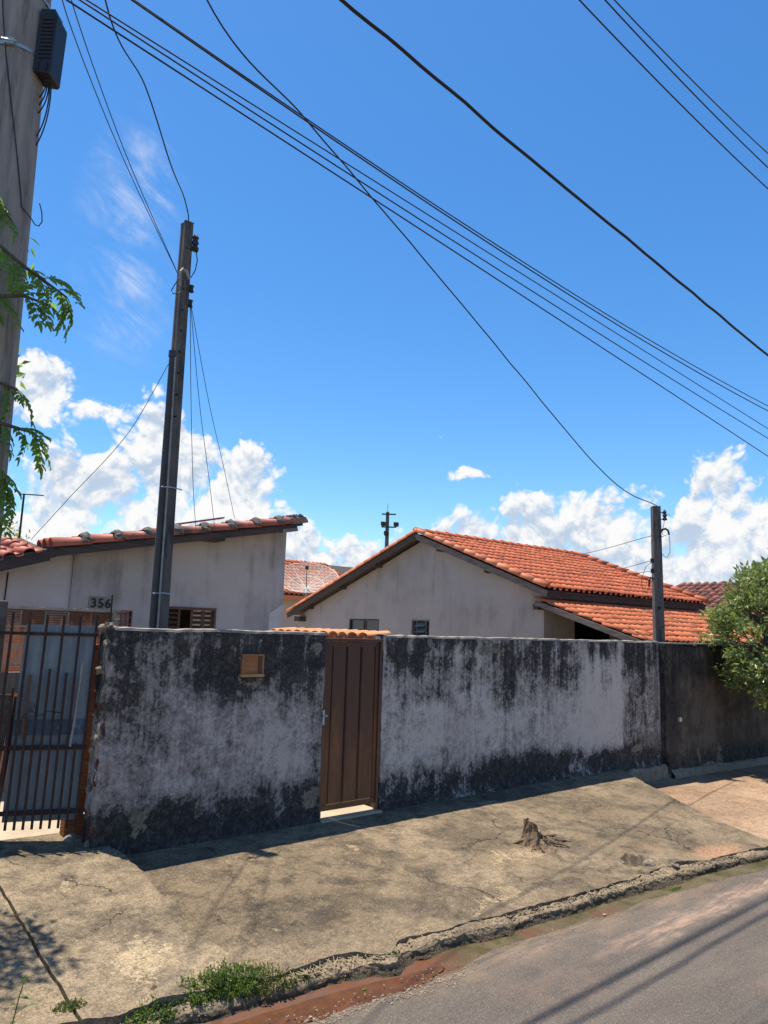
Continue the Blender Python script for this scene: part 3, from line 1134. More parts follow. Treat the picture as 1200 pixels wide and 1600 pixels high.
# ------------------------------------------------------------------ barred gate
GR = Vector((2.228, 6.30, 0))
GD = Vector((-.62, .255, 0)).normalized()
GN = Vector((GD.y, -GD.x, 0))
if GN.y > 0:
    GN = -GN


def G(s_, z, off=0.0):
    return GR + GD * (s_ - .016 * (z - 1.0)) + Vector((0, 0, z)) + GN * off


gt = thing('barred_gate', 'rusty barred gate backed with grey-blue sheet metal at left', 'gate', (1.9, 6.42, .1))
SB = .0635
for k in range(14):
    s_ = .012 + SB * k
    tall = (k % 2 == 0)
    if tall:
        z1 = 1.885 + rnd.uniform(-.012, .012)
    else:
        z1 = [1.10, 1.42, 1.45, 1.05, 1.3, 1.1, 1.2][k // 2] if k // 2 != 0 else .86
    z0 = .215 - .0 * k
    mb = MB()
    mb.bar(G(s_, z0, .018), G(s_, z1, .018), .019, .019, GN)
    mb.build('bar', 'bar_rust', gt)
for z, h in ((1.728, .026), (.83, .034), (.335, .034)):
    mb = MB()
    mb.bar(G(-.03 if z < .5 else -.005, z), G(.92, z), .014, h)
    mb.build('rail', 'bar_rust', gt)
mb = MB()
mb.bar(G(.018, 1.0 - .77, -.028), G(.018, 1.80, -.028), .001, .001, GN)


def sheet(name, m, s0, s1, z0, z1, off, wav=.0):
    mb = MB()
    n = 24

    def fn(u, v):
        s_ = lerp(s0, s1, u)
        z = lerp(z0, z1, v)
        return G(s_, z, off + wav * fbm((s_ * 4, z * 2, 1), 3))
    grid(mb, n, 12, fn)
    a = len(mb.v)
    mb2 = [(Vector(p) - GN * .006) for p in mb.v]
    mb.add(mb2, [tuple(reversed(q)) for q in mb.f])
    return mb.build(name, m, gt)


sheet('sheet', 'steel_paint_grey', .018, .555, .265, 1.725, -.024, .006)
sheet('sheet', 'steel_paint_grey', .018, .545, 1.70, 1.80, -.036, .006)
tag(sheet('strip', 'steel_band_blue', .018, .55, .925, 1.045, -.014, .004), label='blue painted strip across the sheet')
mb = MB()
mb.tube([G(.20, 1.10, .03), G(.30, 1.12, .045), G(.37, 1.08, .03), G(.44, 1.13, .04), G(.5, 1.06, .03), G(.56, 1.10, .04)], .004, 5)
mb.tube([G(.42, 1.18, .03), G(.38, 1.09, .04), G(.47, 1.06, .04)], .004, 5)
mb.build('tie_wire', 'iron_dark', gt)
mb = MB()
mb.tube([G(.085, 1.50, .025), G(.10, 1.05, .03), G(.115, .84, .03)], .010, 6)
mb.build('chain', 'pvc_grey', gt)
mb = MB()
mb.bar(G(.47, 1.40, .012), G(.475, .90, .012), .024, .018, GN)
mb.build('slat', 'wood_shutter', gt)

pr = thing('brick_pier', 'narrow orange brick pier squeezed between gate and wall end', 'pier', (2.21, 6.47, .085))
mb = MB()
mb.box(2.165, 2.305, 6.43, 6.52, .08, 1.60)
mb.build('mortar', 'mortar', pr)
for k in range(8):
    mb = MB()
    M = Matrix.Translation((2.21, 6.47, .185 + .196 * k))
    for j in range(6):
        mb.box(-.055, .105, -.058, .05, -.088 + .0295 * j, -.066 + .0295 * j, M)
    mb.box(-.05, .1, -.052, .05, -.09, .088, M)
    mb.build('brick', 'clay_brick_dim', pr)

# plank barrier and post at the far left
pb = thing('plank_post', 'dark wooden post and boards beside the gate at left edge', 'post', (1.45, 6.62, .05))
mb = MB()
mb.box(1.40, 1.608, 6.60, 6.76, .05, 1.985)
mb.build('post', 'mortar_dark', pb, bevel=.012)
mb = MB()
mb.bar((1.20, 6.57, 1.33), (1.765, 6.60, 1.33), .03, .17)
mb.build('board', 'board_grey', pb, bevel=.004)
mb = MB()
mb.bar((1.50, 6.60, .25), (1.60, 6.59, 1.24), .24, .03, (0, 1, 0))
mb.build('board', 'wood_weathered', pb, bevel=.004)
mb = MB()
mb.bar((1.66, 6.585, .12), (1.745, 6.585, 1.22), .035, .03, (0, 1, 0))
mb.build('brace', 'bar_rust', pb)

# ------------------------------------------------------------------ brick wall behind the gate
bw = thing('brick_wall', 'low wall of orange hollow bricks behind the barred gate', 'wall', (2.5, 8.55, .085))
BY = 8.55


def brick_mesh(name, L, H, D, m, ridges=7):
    """a hollow clay brick: the long face carries horizontal grooves"""
    mb = MB()
    prof = []
    for k in range(ridges):
        a = -H / 2 + H * k / ridges
        b = H / ridges
        prof += [(0.0, a + .12 * b), (0.0, a + .80 * b), (.007, a + .86 * b), (.007, a + 1.06 * b)]
    prof = [p for p in prof if p[1] <= H / 2]
    prof[-1] = (prof[-1][0], H / 2)
    n = len(prof)
    vs = [(-L / 2, y - D / 2, z) for y, z in prof] + [(L / 2, y - D / 2, z) for y, z in prof]
    mb.add(vs, [(i, n + i, n + i + 1, i + 1) for i in range(n - 1)])
    mb.box(-L / 2, L / 2, -D / 2 + .008, D / 2, -H / 2, H / 2)
    o = mb.build('tmp', m)
    me = o.data
    me.name = name
    bpy.data.objects.remove(o)
    return me


me_brick = brick_mesh('hollow_brick', .228, .178, .11, 'clay_brick')
mb = MB()
mb.box(.6, 3.37, BY - .048, BY + .05, .0, 1.93)
mb.build('mortar', 'mortar', bw)
row = 0
z = .085
while z < 1.90:
    x = .75 + (.12 if row % 2 else 0)
    while x < 3.27:
        M = Matrix.Translation((x, BY + rnd.uniform(-.005, .005), z + rnd.uniform(-.004, .004))) @ Matrix.Rotation(rnd.uniform(-.012, .012), 4, 'Y')
        piece('brick', me_brick, M, bw)
        x += .243
    z += .197
    row += 1
# last bricks of the top courses are turned: their cells show
for zz_ in (1.85,):
    mb = MB()
    x0, x1, z0, z1 = 3.27, 3.392, zz_ - .11, zz_ + .115
    tk = .011
    xs = [x0, (x0 + x1) / 2, x1]
    zs_ = [z0, z0 + (z1 - z0) / 3, z0 + 2 * (z1 - z0) / 3, z1]
    for a in xs:
        mb.box(a - tk / 2, a + tk / 2, BY - .075, BY + .11, z0, z1)
    for a in zs_:
        mb.box(x0 + tk / 2, xs[1] - tk / 2, BY - .073, BY + .11, a - tk / 2, a + tk / 2)
        mb.box(xs[1] + tk / 2, x1 - tk / 2, BY - .073, BY + .11, a - tk / 2, a + tk / 2)
    tag(mb.build('end_brick', 'clay_dark', bw), label='open-celled dark brick at the wall end')
mb = MB()
for k in range(40):
    x = .7 + 2.66 * k / 40
    mb.box(x, x + .0672, BY - .06, BY + .06, 1.94, 1.962 + rnd.uniform(0, .012))
mb.build('mortar_capping', 'mortar', bw)
mb = MB()
mb.tube([(3.135, 8.45, 1.7), (3.135, 8.45, 2.14)], .010, 6)
mb.build('iron_rod', 'bar_rust', bw)
mb = MB()
mb.tube([(3.13, 8.47, 1.93), (3.19, 8.46, 1.96), (3.23, 8.46, 1.93), (3.17, 8.46, 1.88), (3.11, 8.46, 1.85), (3.19, 8.46, 1.85), (3.25, 8.46, 1.87)], .006, 5)
mb.build('bent_wire', 'mortar_dark', bw)

# ------------------------------------------------------------------ tiles
def tile_mesh(name, m, wd=.2, L=.43, hgt=.054, seg=7, th=.013):
    prof = []
    bw_ = wd * .62
    for k in range(seg):
        a = math.pi * k / (seg - 1)
        prof.append((bw_ / 2 - bw_ / 2 * math.cos(a), hgt * math.sin(a) ** .85))
    prof += [(wd * .72, -.008), (wd * .90, -.010), (wd * 1.02, .004)]
    n = len(prof)
    lift = .022
    vs = [(x - wd / 2, 0, z + lift) for x, z in prof] + [(x - wd / 2, L, z) for x, z in prof]
    vs += [(x - wd / 2, .001, z + lift - th) for x, z in prof]
    fs = [(i, i + 1, n + i + 1, n + i) for i in range(n - 1)] + [(2 * n + i, 2 * n + i + 1, i + 1, i) for i in range(n - 1)]
    mb = MB()
    mb.add(vs, fs)
    o = mb.build('tmp', m)
    me = o.data
    me.name = name
    me.polygons.foreach_set('use_smooth', [i < n - 1 for i in range(len(me.polygons))])
    bpy.data.objects.remove(o)
    return me


def barrel_mesh(name, m, r0=.092, r1=.078, L=.42, seg=11, th=.014, arc=1.1, lift=.018):
    mb = MB()
    prof = []
    for k in range(seg):
        a = math.pi * (k / (seg - 1) * arc - (arc - 1) / 2)
        prof.append((-math.cos(a), math.sin(a)))
    n = seg
    vs = [(x * r0, 0, z * r0 + lift) for x, z in prof] + [(x * r1, L, z * r1) for x, z in prof]
    vs += [(x * (r0 - th), .001, z * (r0 - th) + lift) for x, z in prof] + [(x * (r1 - th), L, z * (r1 - th)) for x, z in prof]
    fs = [(i, i + 1, n + i + 1, n + i) for i in range(n - 1)] + [(2 * n + i, 2 * n + i + 1, i + 1, i) for i in range(n - 1)]
    fs += [(2 * n + i + 1, 2 * n + i, 3 * n + i, 3 * n + i + 1) for i in range(n - 1)]
    mb.add(vs, fs)
    o = mb.build('tmp', m)
    me = o.data
    me.name = name
    me.polygons.foreach_set('use_smooth', [True] * len(me.polygons))
    bpy.data.objects.remove(o)
    return me


def tile_slope(o, u, v, ncol, nrow, pitch=.2, expo=.36, jit=.004, keep=None):
    """list of matrices for one tiled slope: o = eave corner, u along the eave, v up the slope"""
    out = []
    F = frame(o, u, v)
    for j in range(nrow):
        for i in range(ncol):
            if keep and not keep(i, j):
                continue
            M = F @ Matrix.Translation((pitch * (i + .5) + rnd.uniform(-jit, jit), expo * j + rnd.uniform(-jit, jit) * 2.5 - (rnd.random() < .06) * rnd.uniform(.01, .05), rnd.uniform(-.003, .004)))
            M = M @ Matrix.Rotation(rnd.uniform(-.028, .028), 4, 'Z') @ Matrix.Rotation(rnd.uniform(-.012, .012), 4, 'Y')
            out.append(M)
    return out


def lay(lists, limit, parts):
    """lists: [(me, parent, [M...], mesh_name)]; nearest ones become tiles of their own, the rest one field"""
    allm = []
    for k, (me, par, ms) in enumerate(lists):
        for M in ms:
            allm.append(((M.translation - CAM).length, k, M))
    allm.sort(key=lambda a: a[0])
    rest = {}
    for idx, (d, k, M) in enumerate(allm):
        me, par, ms = lists[k]
        if idx < limit:
            piece('tile', me, M, par)
        else:
            rest.setdefault(k, []).append(M)
    for k, ms in rest.items():
        me, par, _ = lists[k]
        mb = MB()
        base = [v.co.copy() for v in me.vertices]
        fs = [tuple(p.vertices) for p in me.polygons]
        for M in ms:
            mb.add([M @ v for v in base], fs, rnd.uniform(.01, .99))
        o = mb.build('tile_field', me.materials[0].name, par, smooth=False, kind='stuff')
        sm = [p.use_smooth for p in me.polygons] * len(ms)
        o.data.polygons.foreach_set('use_smooth', sm)


TILE = tile_mesh('roof_tile', 'clay_tile')
TILE_P = tile_mesh('roof_tile_porch', 'clay_tile_porch')
TILE_D = tile_mesh('roof_tile_dark', 'clay_dark', wd=.24, hgt=.07)
TILE_O = tile_mesh('roof_tile_old', 'clay_old', wd=.22)
TILE_F = tile_mesh('roof_tile_far', 'clay_tile')
VERGE = barrel_mesh('verge_tile', 'clay_verge', .088, .083, .40, lift=.007)
VERGE_O = barrel_mesh('verge_tile_old', 'clay_old', .098, .08, .45)
RIDGE = barrel_mesh('ridge_tile', 'clay_tile', .10, .088)
COPT = barrel_mesh('coping_tile', 'clay_coping', .085, .07, .34)

# ------------------------------------------------------------------ right house (gable towards the gap)
GX, VX, EX = 12.4, 12.1, 18.85
h2 = thing('gabled_house', 'grey plastered house with orange tiled gable roof behind long wall', 'house', (15.5, 13.5, 0))


def gable_z(y):
    return (4.02 - (13.14 - y) * .372) if y < 13.14 else (4.02 - (y - 13.14) * .356)


mb = MB()
wins = [(12.86, 13.48, 1.45, 2.085), (14.73, 15.98, 1.2, 2.085)]
br = [9.5, 12.86, 13.14, 13.48, 14.73, 15.98, 18.35]
for a, b in zip(br, br[1:]):
    wn_ = [q for q in wins if q[0] <= a + 1e-4 and q[1] >= b - 1e-4]
    if wn_:
        mb.prism([(GX, a, -.2), (GX, b, -.2), (GX, b, wn_[0][2]), (GX, a, wn_[0][2])], (.15, 0, 0))
        mb.prism([(GX, a, wn_[0][3]), (GX, b, wn_[0][3]), (GX, b, gable_z(b)), (GX, a, gable_z(a))], (.15, 0, 0))
    else:
        mb.prism([(GX, a, -.2), (GX, b, -.2), (GX, b, gable_z(b)), (GX, a, gable_z(a))], (.15, 0, 0))
# front wall set back under the porch with a dark doorway, and the back of the rooms
mb.box(GX + .151, 13.45, 9.5, 9.65, -.2, 2.60)
mb.box(15.0, 18.6, 9.5, 9.65, -.2, 2.60)
mb.box(13.451, 14.999, 9.5, 9.65, 2.2, 2.60)
mb.box(18.45, 18.6, 9.651, 18.2, -.2, 2.6)
wall = mb.build('wall', 'plaster_grey', h2)
mb = MB()
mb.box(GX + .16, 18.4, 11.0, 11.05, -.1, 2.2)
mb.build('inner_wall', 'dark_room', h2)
# gable windows
wn1 = MB()
a, b, c, d = wins[0]
for (y0, y1, z0, z1) in ((a, b, d - .03, d), (a, a + .03, c, d - .031), (b - .03, b, c, d - .031), (a + .13, a + .145, c, d - .031), (b - .15, b - .135, c, d - .031)):
    wn1.box(GX + .012, GX + .05, y0, y1, z0, z1)
fw = wn1.build('window', 'window_iron', h2)
for k, z in enumerate((1.98, 1.84, 1.70, 1.56)):
    mb = MB()
    M = Matrix.Translation((GX + .02, (a + b) / 2, z)) @ Matrix.Rotation(R(-38), 4, 'Y')
    mb.box(-.075, .075, -.165, .165, -.004, .004, M)
    mb.build('pane', 'glass_pane', fw)
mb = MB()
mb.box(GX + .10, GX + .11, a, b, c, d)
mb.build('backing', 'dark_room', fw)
mb = MB()
mb.box(GX - .006, GX + .05, a - .025, b + .02, d, d + .022)
mb.box(GX - .006, GX + .05, b, b + .02, c, d - .001)
mb.build('surround', 'mortar', fw)
a, b, c, d = wins[1]
mb = MB()
for (y0, y1, z0, z1) in ((a, b, d - .045, d), (a, a + .04, c, d - .046), (b - .04, b, c, d - .046), ((a + b) / 2 - .02, (a + b) / 2 + .02, c, d - .046)):
    mb.box(GX + .01, GX + .05, y0, y1, z0, z1)
fw2 = mb.build('window', 'iron_dark', h2)
for k in range(2):
    y0 = a + .042 + k * (b - a - .02) / 2
    mb = MB()
    mb.box(GX + .055, GX + .062, y0, y0 + (b - a) / 2 - .064, c, d - .05)
    mb.build('pane', 'window_dark', fw2)

# main roof
sl_f = Vector((0, 13.14 - 9.235, 4.19 - 2.745)).normalized()
sl_r = Vector((0, 18.62 - 13.14, 2.24 - 4.19)).normalized()
mb = MB()
mb.add([(VX + .02, 9.26, 2.715), (EX, 9.26, 2.715), (EX, 13.14, 4.155), (VX + .02, 13.14, 4.155), (EX, 18.6, 2.2), (VX + .02, 18.6, 2.2),
        (VX + .02, 9.26, 2.68), (EX, 9.26, 2.68), (EX, 13.14, 4.12), (VX + .02, 13.14, 4.12), (EX, 18.6, 2.165), (VX + .02, 18.6, 2.165)],
       [(0, 1, 2, 3), (3, 2, 4, 5), (7, 6, 9, 8), (8, 9, 11, 10), (6, 7, 1, 0), (11, 5, 4, 10), (0, 3, 9, 6), (3, 5, 11, 9), (2, 1, 7, 8), (4, 2, 8, 10)])
roof = mb.build('roof', 'wood_dark', h2)
ncol = 33
main = tile_slope((VX + .14, 9.235, 2.735), (1, 0, 0), sl_f, ncol, 12, .2015, .345)
verge = []
F = frame((VX + .055, 9.22, 2.775), (1, 0, 0), sl_f)
for k in range(12):
    verge.append(F @ Matrix.Translation((0, .345 * k, 0)))
F = frame((EX - .06, 9.22, 2.775), (1, 0, 0), sl_f)
verge_r = [F @ Matrix.Translation((0, .345 * k, .0)) for k in range(12)]
F = frame((VX + .055, 18.62, 2.24), (-1, 0, 0), -sl_r)
verge += [F @ Matrix.Translation((0, .345 * k, 0)) for k in range(17)]
ridge = []
F = frame((VX + .02, 13.14, 4.20), (0, -1, 0), (1, 0, 0))
for k in range(19):
    ridge.append(F @ Matrix.Translation((0, .352 * k, rnd.uniform(-.004, .004))) @ Matrix.Rotation(rnd.uniform(-.03, .03), 4, 'Z'))

# porch roof (lean-to) over the front
po, pu = Vector((12.22, 7.0, 1.735)), Vector((1, 0, 0))
pv_ = Vector((0, 9.49 - 7.0, 2.52 - 1.735)).normalized()
PX1 = 18.9
mb = MB()
mb.add([(12.2, 7.02, 1.725), (PX1, 7.02, 1.725), (PX1, 9.495, 2.50), (12.2, 9.495, 2.50), (12.2, 7.02, 1.695), (PX1, 7.02, 1.695), (PX1, 9.495, 2.47), (12.2, 9.495, 2.47)],
       [(0, 1, 2, 3), (5, 4, 7, 6), (4, 5, 1, 0), (0, 3, 7, 4), (2, 1, 5, 6), (3, 2, 6, 7)])
proof = mb.build('porch_roof', 'wood_dark', h2)
porch = tile_slope(po, pu, pv_, 33, 8, .2015, .33, .006)
lay([(TILE, roof, main), (VERGE, roof, verge), (TILE_P, proof, porch), (RIDGE, roof, ridge), (RIDGE, roof, verge_r)], 290, None)
# barge boards, fascia, porch boards, posts
mb = MB()
mb.bar((VX + .03, 9.22, 2.645), (VX + .03, 13.14, 4.09), .028, .13)
mb.build('barge_board', 'wood_weathered', h2)
mb = MB()
mb.bar((VX + .03, 13.14, 4.09), (VX + .03, 18.62, 2.135), .028, .15)
mb.build('barge_board', 'wood_dark', h2)
mb = MB()
mb.bar((VX + .046, 9.30, 2.645), (EX, 9.30, 2.645), .025, .15)
mb.build('fascia', 'wood_dark', h2)
for y in (10.9, 12.4, 14.7, 16.2, 17.7):
    z = gable_z(y) - .02
    mb = MB()
    mb.box(VX + .06, GX - .002, y - .035, y + .035, z - .04, z + .07)
    mb.build('purlin', 'wood_dark', h2)
mb = MB()
mb.box(VX + .06, GX, 18.05, 18.3, 1.98, 2.12)
mb.build('purlin', 'wood_dark', h2)
mb = MB()
mb.bar((12.19, 6.98, 1.655), (12.19, 9.56, 2.47), .03, .10)
mb.build('barge_board', 'wood_weathered', h2)
mb = MB()
mb.box(12.2, 12.40, 9.50, 9.62, 2.33, 2.45)
mb.build('beam', 'wood_dark', h2)
mb = MB()
mb.bar((12.25, 7.1, 1.63), (18.8, 7.1, 1.63), .06, .12)
mb.build('beam', 'wood_dark', h2)
mb = MB()
mb.bar((EX + .02, 6.95, 1.83), (EX + .02, 9.5, 2.62), .16, .02)
tag(mb.build('flashing', 'flashing', h2), label='bluish metal flashing along the porch roof edge')

# ------------------------------------------------------------------ dark-tiled house farther right
h3 = thing('far_house', 'distant house with dark brown tiled roof behind the round tree', 'house', (24, 11, 0))
mb = MB()
mb.box(20.2, 27, 5.2, 15, -.6, 2.35)
mb.build('wall', 'plaster_far', h3)
u3 = Vector((0, -1, 0))
v3 = Vector((22.0 - 19.2, 0, 3.44 - 2.42)).normalized()
mb = MB()
mb.add([(19.25, 4.9, 2.40), (19.25, 13.2, 2.40), (22.0, 12.0, 3.41), (22.0, 4.9, 3.41), (26, 4.9, 2.2), (26, 14, 2.2)], [(0, 3, 2, 1), (2, 3, 4, 5), (1, 2, 5), (0, 1, 5, 4)])
r3 = mb.build('roof', 'wood_dark', h3)
dk = tile_slope((19.2, 13.1, 2.42), u3, v3, 34, 9, .24, .345, .006, keep=lambda i, j: i * .24 > j * .345 * .45)
rg = []
F = frame((22.0, 11.7, 3.44), (1, 0, 0), (0, -1, 0))
for k in range(20):
    rg.append(F @ Matrix.Translation((0, .36 * k, rnd.uniform(-.006, .012))))
F = frame((19.4, 13.1, 2.5), Vector((1.4, 2.6, 0)), Vector((22 - 19.4, 11.7 - 13.1, .96)))
for k in range(8):
    rg.append(F @ Matrix.Translation((0, .36 * k, 0)))
RIDGE_D = barrel_mesh('ridge_tile_dark', 'clay_dark', .12, .10)
lay([(TILE_D, r3, dk), (RIDGE_D, r3, rg)], 290, None)
mb = MB()
mb.add([(20.4, 14.6, 2.9), (21.6, 11.9, 3.40), (25, 15, 3.42), (25, 18, 2.9), (20.4, 14.6, 2.4), (25, 18, 2.4)], [(0, 1, 2, 3), (0, 3, 5, 4)])
mb.build('roof', 'clay_dark', h3)

# ------------------------------------------------------------------ far house with the dish in front of it
h4 = thing('distant_house', 'distant orange-tiled house seen through the gap between houses', 'house', (19, 28, 0))
mb = MB()
mb.box(11.8, 26, 25.4, 32, -.6, 3.02)
mb.build('wall', 'plaster_far', h4)
mb = MB()
mb.add([(11.3, 24.9, 3.05), (26.5, 24.9, 3.05), (26.5, 28.6, 4.75), (11.3, 28.6, 4.75), (26.5, 32.4, 3.05), (11.3, 32.4, 3.05)], [(0, 1, 2, 3), (3, 2, 4, 5), (0, 3, 5), (1, 4, 2)])
r4 = mb.build('roof', 'wood_dark', h4)
sl4 = Vector((0, 3.7, 1.70)).normalized()
lay([(TILE_F, r4, tile_slope((13.2, 24.85, 3.08), (1, 0, 0), sl4, 34, 11, .22, .37, .008)), (TILE_F, r4, tile_slope((11.3, 24.85, 3.08), (1, 0, 0), sl4, 8, 11, .22, .37, .008))], 280, None)
mb = MB()
mb.box(11.3, 26.5, 24.86, 24.95, 2.86, 3.03)
mb.build('gutter', 'clay_verge', h4)

# satellite dish
C0 = Vector((13.9, 20.3, 3.44))
ds = thing('satellite_dish', 'large round mesh satellite dish between the two houses', 'satellite dish', (C0.x, C0.y, 0))
nrm = Vector((-.30, -.42, .86)).normalized()
F = Matrix.Translation(C0) @ nrm.to_track_quat('Z', 'Y').to_matrix().to_4x4()
RD, DP = 1.05, .36


def dpt(r, a):
    return F @ Vector((r * math.cos(a), r * math.sin(a), DP * (r / RD) ** 2 - DP))


mb = MB()
grid(mb, 48, 8, lambda u, v: dpt(RD * (.06 + .94 * v), 2 * math.pi * u))
mb.build('reflector_mesh', 'dish_mesh', ds, smooth=True)
for k in range(12):
    a = 2 * math.pi * k / 12
    mb = MB()
    mb.tube([dpt(RD * q, a) - nrm * .012 for q in (.03, .25, .5, .75, 1.0)], .010, 5)
    mb.build('rib', 'dish_white', ds)
mb = MB()
mb.tube([dpt(RD, 2 * math.pi * k / 40) for k in range(41)], .012, 6, False)
mb.build('rim', 'dish_white', ds)
mb = MB()
mb.tube([dpt(RD * .55, 2 * math.pi * k / 32) - nrm * .01 for k in range(33)], .008, 5, False)
mb.build('ring', 'dish_white', ds)
mb = MB()
fc = F @ Vector((0, 0, .42))
mb.tube([F @ Vector((0, 0, -DP)), fc], .014, 6)
mb.tube([fc - nrm * .12, fc + nrm * .02], .055, 10)
mb.build('feed', 'iron_dark', ds)
hb = F @ Vector((0, 0, -DP - .05))
mb = MB()
mb.tube([hb, hb - nrm * .12], .10, 12)
mb.tube([hb - nrm * .1, (hb.x + .1, hb.y + .1, 2.45), (hb.x + .1, hb.y + .1, -.02)], .045, 8)
mb.build('mast', 'pvc_grey', ds)

# floodlight pole far behind
fp = thing('floodlight_pole', 'thin distant pole with cross arms and floodlights above the roof', 'pole', (38.5, 45.1, -.6))
PX_, PY_ = 38.6, 45.2
sd = Vector((.76, -.649, 0))
mb = MB()
mb.tube([(PX_, PY_, -.6), (PX_, PY_, 11.2)], [.26, .14], 10)
mb.tube([(PX_, PY_, 11.2), (PX_, PY_, 11.9)], .02, 6)
mb.build('mast', 'concrete_post', fp)
for z, h in ((11.0, .58), (9.95, .58)):
    mb = MB()
    c = Vector((PX_, PY_ - .16, z))
    mb.bar(c - sd * h, c + sd * h, .12, .10)
    mb.build('cross_arm', 'iron_dark', fp)
for s_, z in ((-.52, 10.2), (.52, 10.18), (-.25, 9.42)):
    mb = MB()
    c = Vector((PX_, PY_ - .3, z)) + sd * s_
    M = frame(c, sd, (0, .9, .4))
    mb.box(-.16, .16, -.10, .10, -.18, .18, M)
    mb.box(-.03, .03, -.03, .2, -.3, -.18, M)
    mb.build('floodlight', 'plastic_black', fp, bevel=.02)

# ------------------------------------------------------------------ left house (number 356)
h1 = thing('corner_house', 'whitish house numbered 356 with single-slope tiled roof', 'house', (3.5, 9.8, 0))
HY = 9.3


def roof1(x):
    return 3.45 + (x - 6.04) * .200


def soff(x):
    return roof1(x) - .20 - (.10 * sstep(2.95, 2.0, x))


WA = (4.05, 4.895, 1.1, 2.055)
mb = MB()
br = [2.945, 4.05, 4.895, 5.972]
for a, b in zip(br, br[1:]):
    if a == 4.05:
        mb.prism([(a, HY, -.1), (b, HY, -.1), (b, HY, WA[2]), (a, HY, WA[2])], (0, .15, 0))
        mb.prism([(a, HY, WA[3]), (b, HY, WA[3]), (b, HY, soff(b)), (a, HY, soff(a))], (0, .15, 0))
    else:
        mb.prism([(a, HY, -.1), (b, HY, -.1), (b, HY, soff(b)), (a, HY, soff(a))], (0, .15, 0))
mb.prism([(5.972, HY + .151, -.1), (5.972, HY + .151, soff(5.97)), (5.972, 14, soff(5.97)), (5.972, 14, -.1)], (-.15, 0, 0))
mb.build('wall', 'plaster_white', h1)
mb = MB()
mb.prism([(1.0, HY + .03, -.1), (2.943, HY + .03, -.1), (2.943, HY + .03, soff(2.94) + .03), (1.0, HY + .03, 2.26)], (0, .12, 0))
mb.build('wall', 'plaster_pale', h1)
mb = MB()
mb.prism([(5.72, HY - .004, 1.2), (5.962, HY - .004, 1.2), (5.968, HY - .004, 2.16), (5.75, HY - .004, 2.02)], (0, .003, 0))
tag(mb.build('plaster_patch', 'plaster_pale', h1), label='paler plaster patch at the wall corner')
mb = MB()
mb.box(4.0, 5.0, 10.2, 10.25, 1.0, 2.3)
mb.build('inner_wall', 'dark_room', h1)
# roof deck and verge of big barrel tiles with mortar collars
mb = MB()
mb.add([(2.60, 8.98, roof1(2.60) - .10), (6.04, 8.98, roof1(6.04) - .10), (6.04, 14, roof1(6.04) - .10), (2.60, 14, roof1(2.60) - .10),
        (2.60, 8.98, roof1(2.60) - .14), (6.04, 8.98, roof1(6.04) - .14), (6.04, 14, roof1(6.04) - .14), (2.60, 14, roof1(2.60) - .14)],
       [(0, 1, 2, 3), (5, 4, 7, 6), (0, 4, 5, 1), (1, 5, 6, 2), (3, 2, 6, 7), (0, 3, 7, 4)])
rf1 = mb.build('roof', 'wood_dark', h1)
vd = Vector((1, 0, .2)).normalized()
ms = []
for row in range(3):
    F = frame((2.58, 9.02 + .22 * row, roof1(2.58) - .09), (0, -1, 0), vd)
    for k in range(9):
        ms.append(F @ Matrix.Translation((rnd.uniform(-.008, .008), .392 * k, rnd.uniform(-.004, .006))) @ Matrix.Rotation(rnd.uniform(-.02, .02), 4, 'Z'))
for M in ms:
    piece('tile', VERGE_O, M, rf1)
F = frame((2.58, 9.02, roof1(2.58) - .09), (0, -1, 0), vd)
for k in range(1, 9):
    mb = MB()
    c = .392 * k
    n = 12
    vs = []
    for j, (yy_, rr) in enumerate(((-.06, .098), (-.03, .118), (.015, .124), (.055, .102))):
        for i in range(n + 1):
            a = math.pi * i / n
            q = rr * (1 + .20 * fbm((k * 3 + j, i * .5, 2), 3))
            vs.append(F @ Vector((-math.cos(a) * q, c + yy_ + .02 * fbm((k, i * .6, j), 2), math.sin(a) * q + .012)))
    mb.add(vs, [(j * (n + 1) + i, j * (n + 1) + i + 1, (j + 1) * (n + 1) + i + 1, (j + 1) * (n + 1) + i) for j in range(3) for i in range(n)])
    mb.build('mortar_collar', 'mortar_dark', rf1)
mb = MB()
for k in range(10):
    c = F @ Vector((rnd.uniform(-.05, .05), 3.25 + .03 * k, .09))
    mb.tube([c + Vector((-.05, 0, -.015)), c + Vector((0, .01, .02)), c + Vector((.05, 0, .0))], [.012, .022, .012], 6)
mb.build('mortar_lumps', 'mortar_dark', rf1)
# rafter board, end boards, purlin ends
mb = MB()
mb.bar((1.0, 8.97, roof1(2.62) - .165 - .40), (2.62, 8.97, roof1(2.62) - .165), .03, .10)
mb.bar((2.62, 8.971, roof1(2.62) - .163), (5.93, 8.971, roof1(5.93) - .163), .03, .085)
mb.build('verge_board', 'wood_dark', h1)
mb = MB()
mb.bar((5.80, 8.95, roof1(5.80) - .06), (6.06, 8.95, roof1(6.06) - .06), .05, .09)
mb.bar((5.68, 8.99, roof1(5.68) - .19), (5.93, 8.99, roof1(5.93) - .19), .10, .05)
mb.build('end_board', 'board_grey', h1)
mb = MB()
mb.box(4.47, 4.80, 8.99, 9.29, 2.955, 3.045)
mb.build('purlin', 'wood_dark', h1)
mb = MB()
mb.box(2.74, 2.97, 8.99, 9.29, 2.66, 2.70)
mb.build('purlin', 'wood_dark', h1)
mb = MB()
mb.bar((4.15, 9.20, roof1(4.15) + .055), (4.83, 9.16, roof1(4.83) + .085), .12, .02)
tag(mb.build('loose_tile', 'clay_old', rf1), label='flat loose tile lying on the roof')
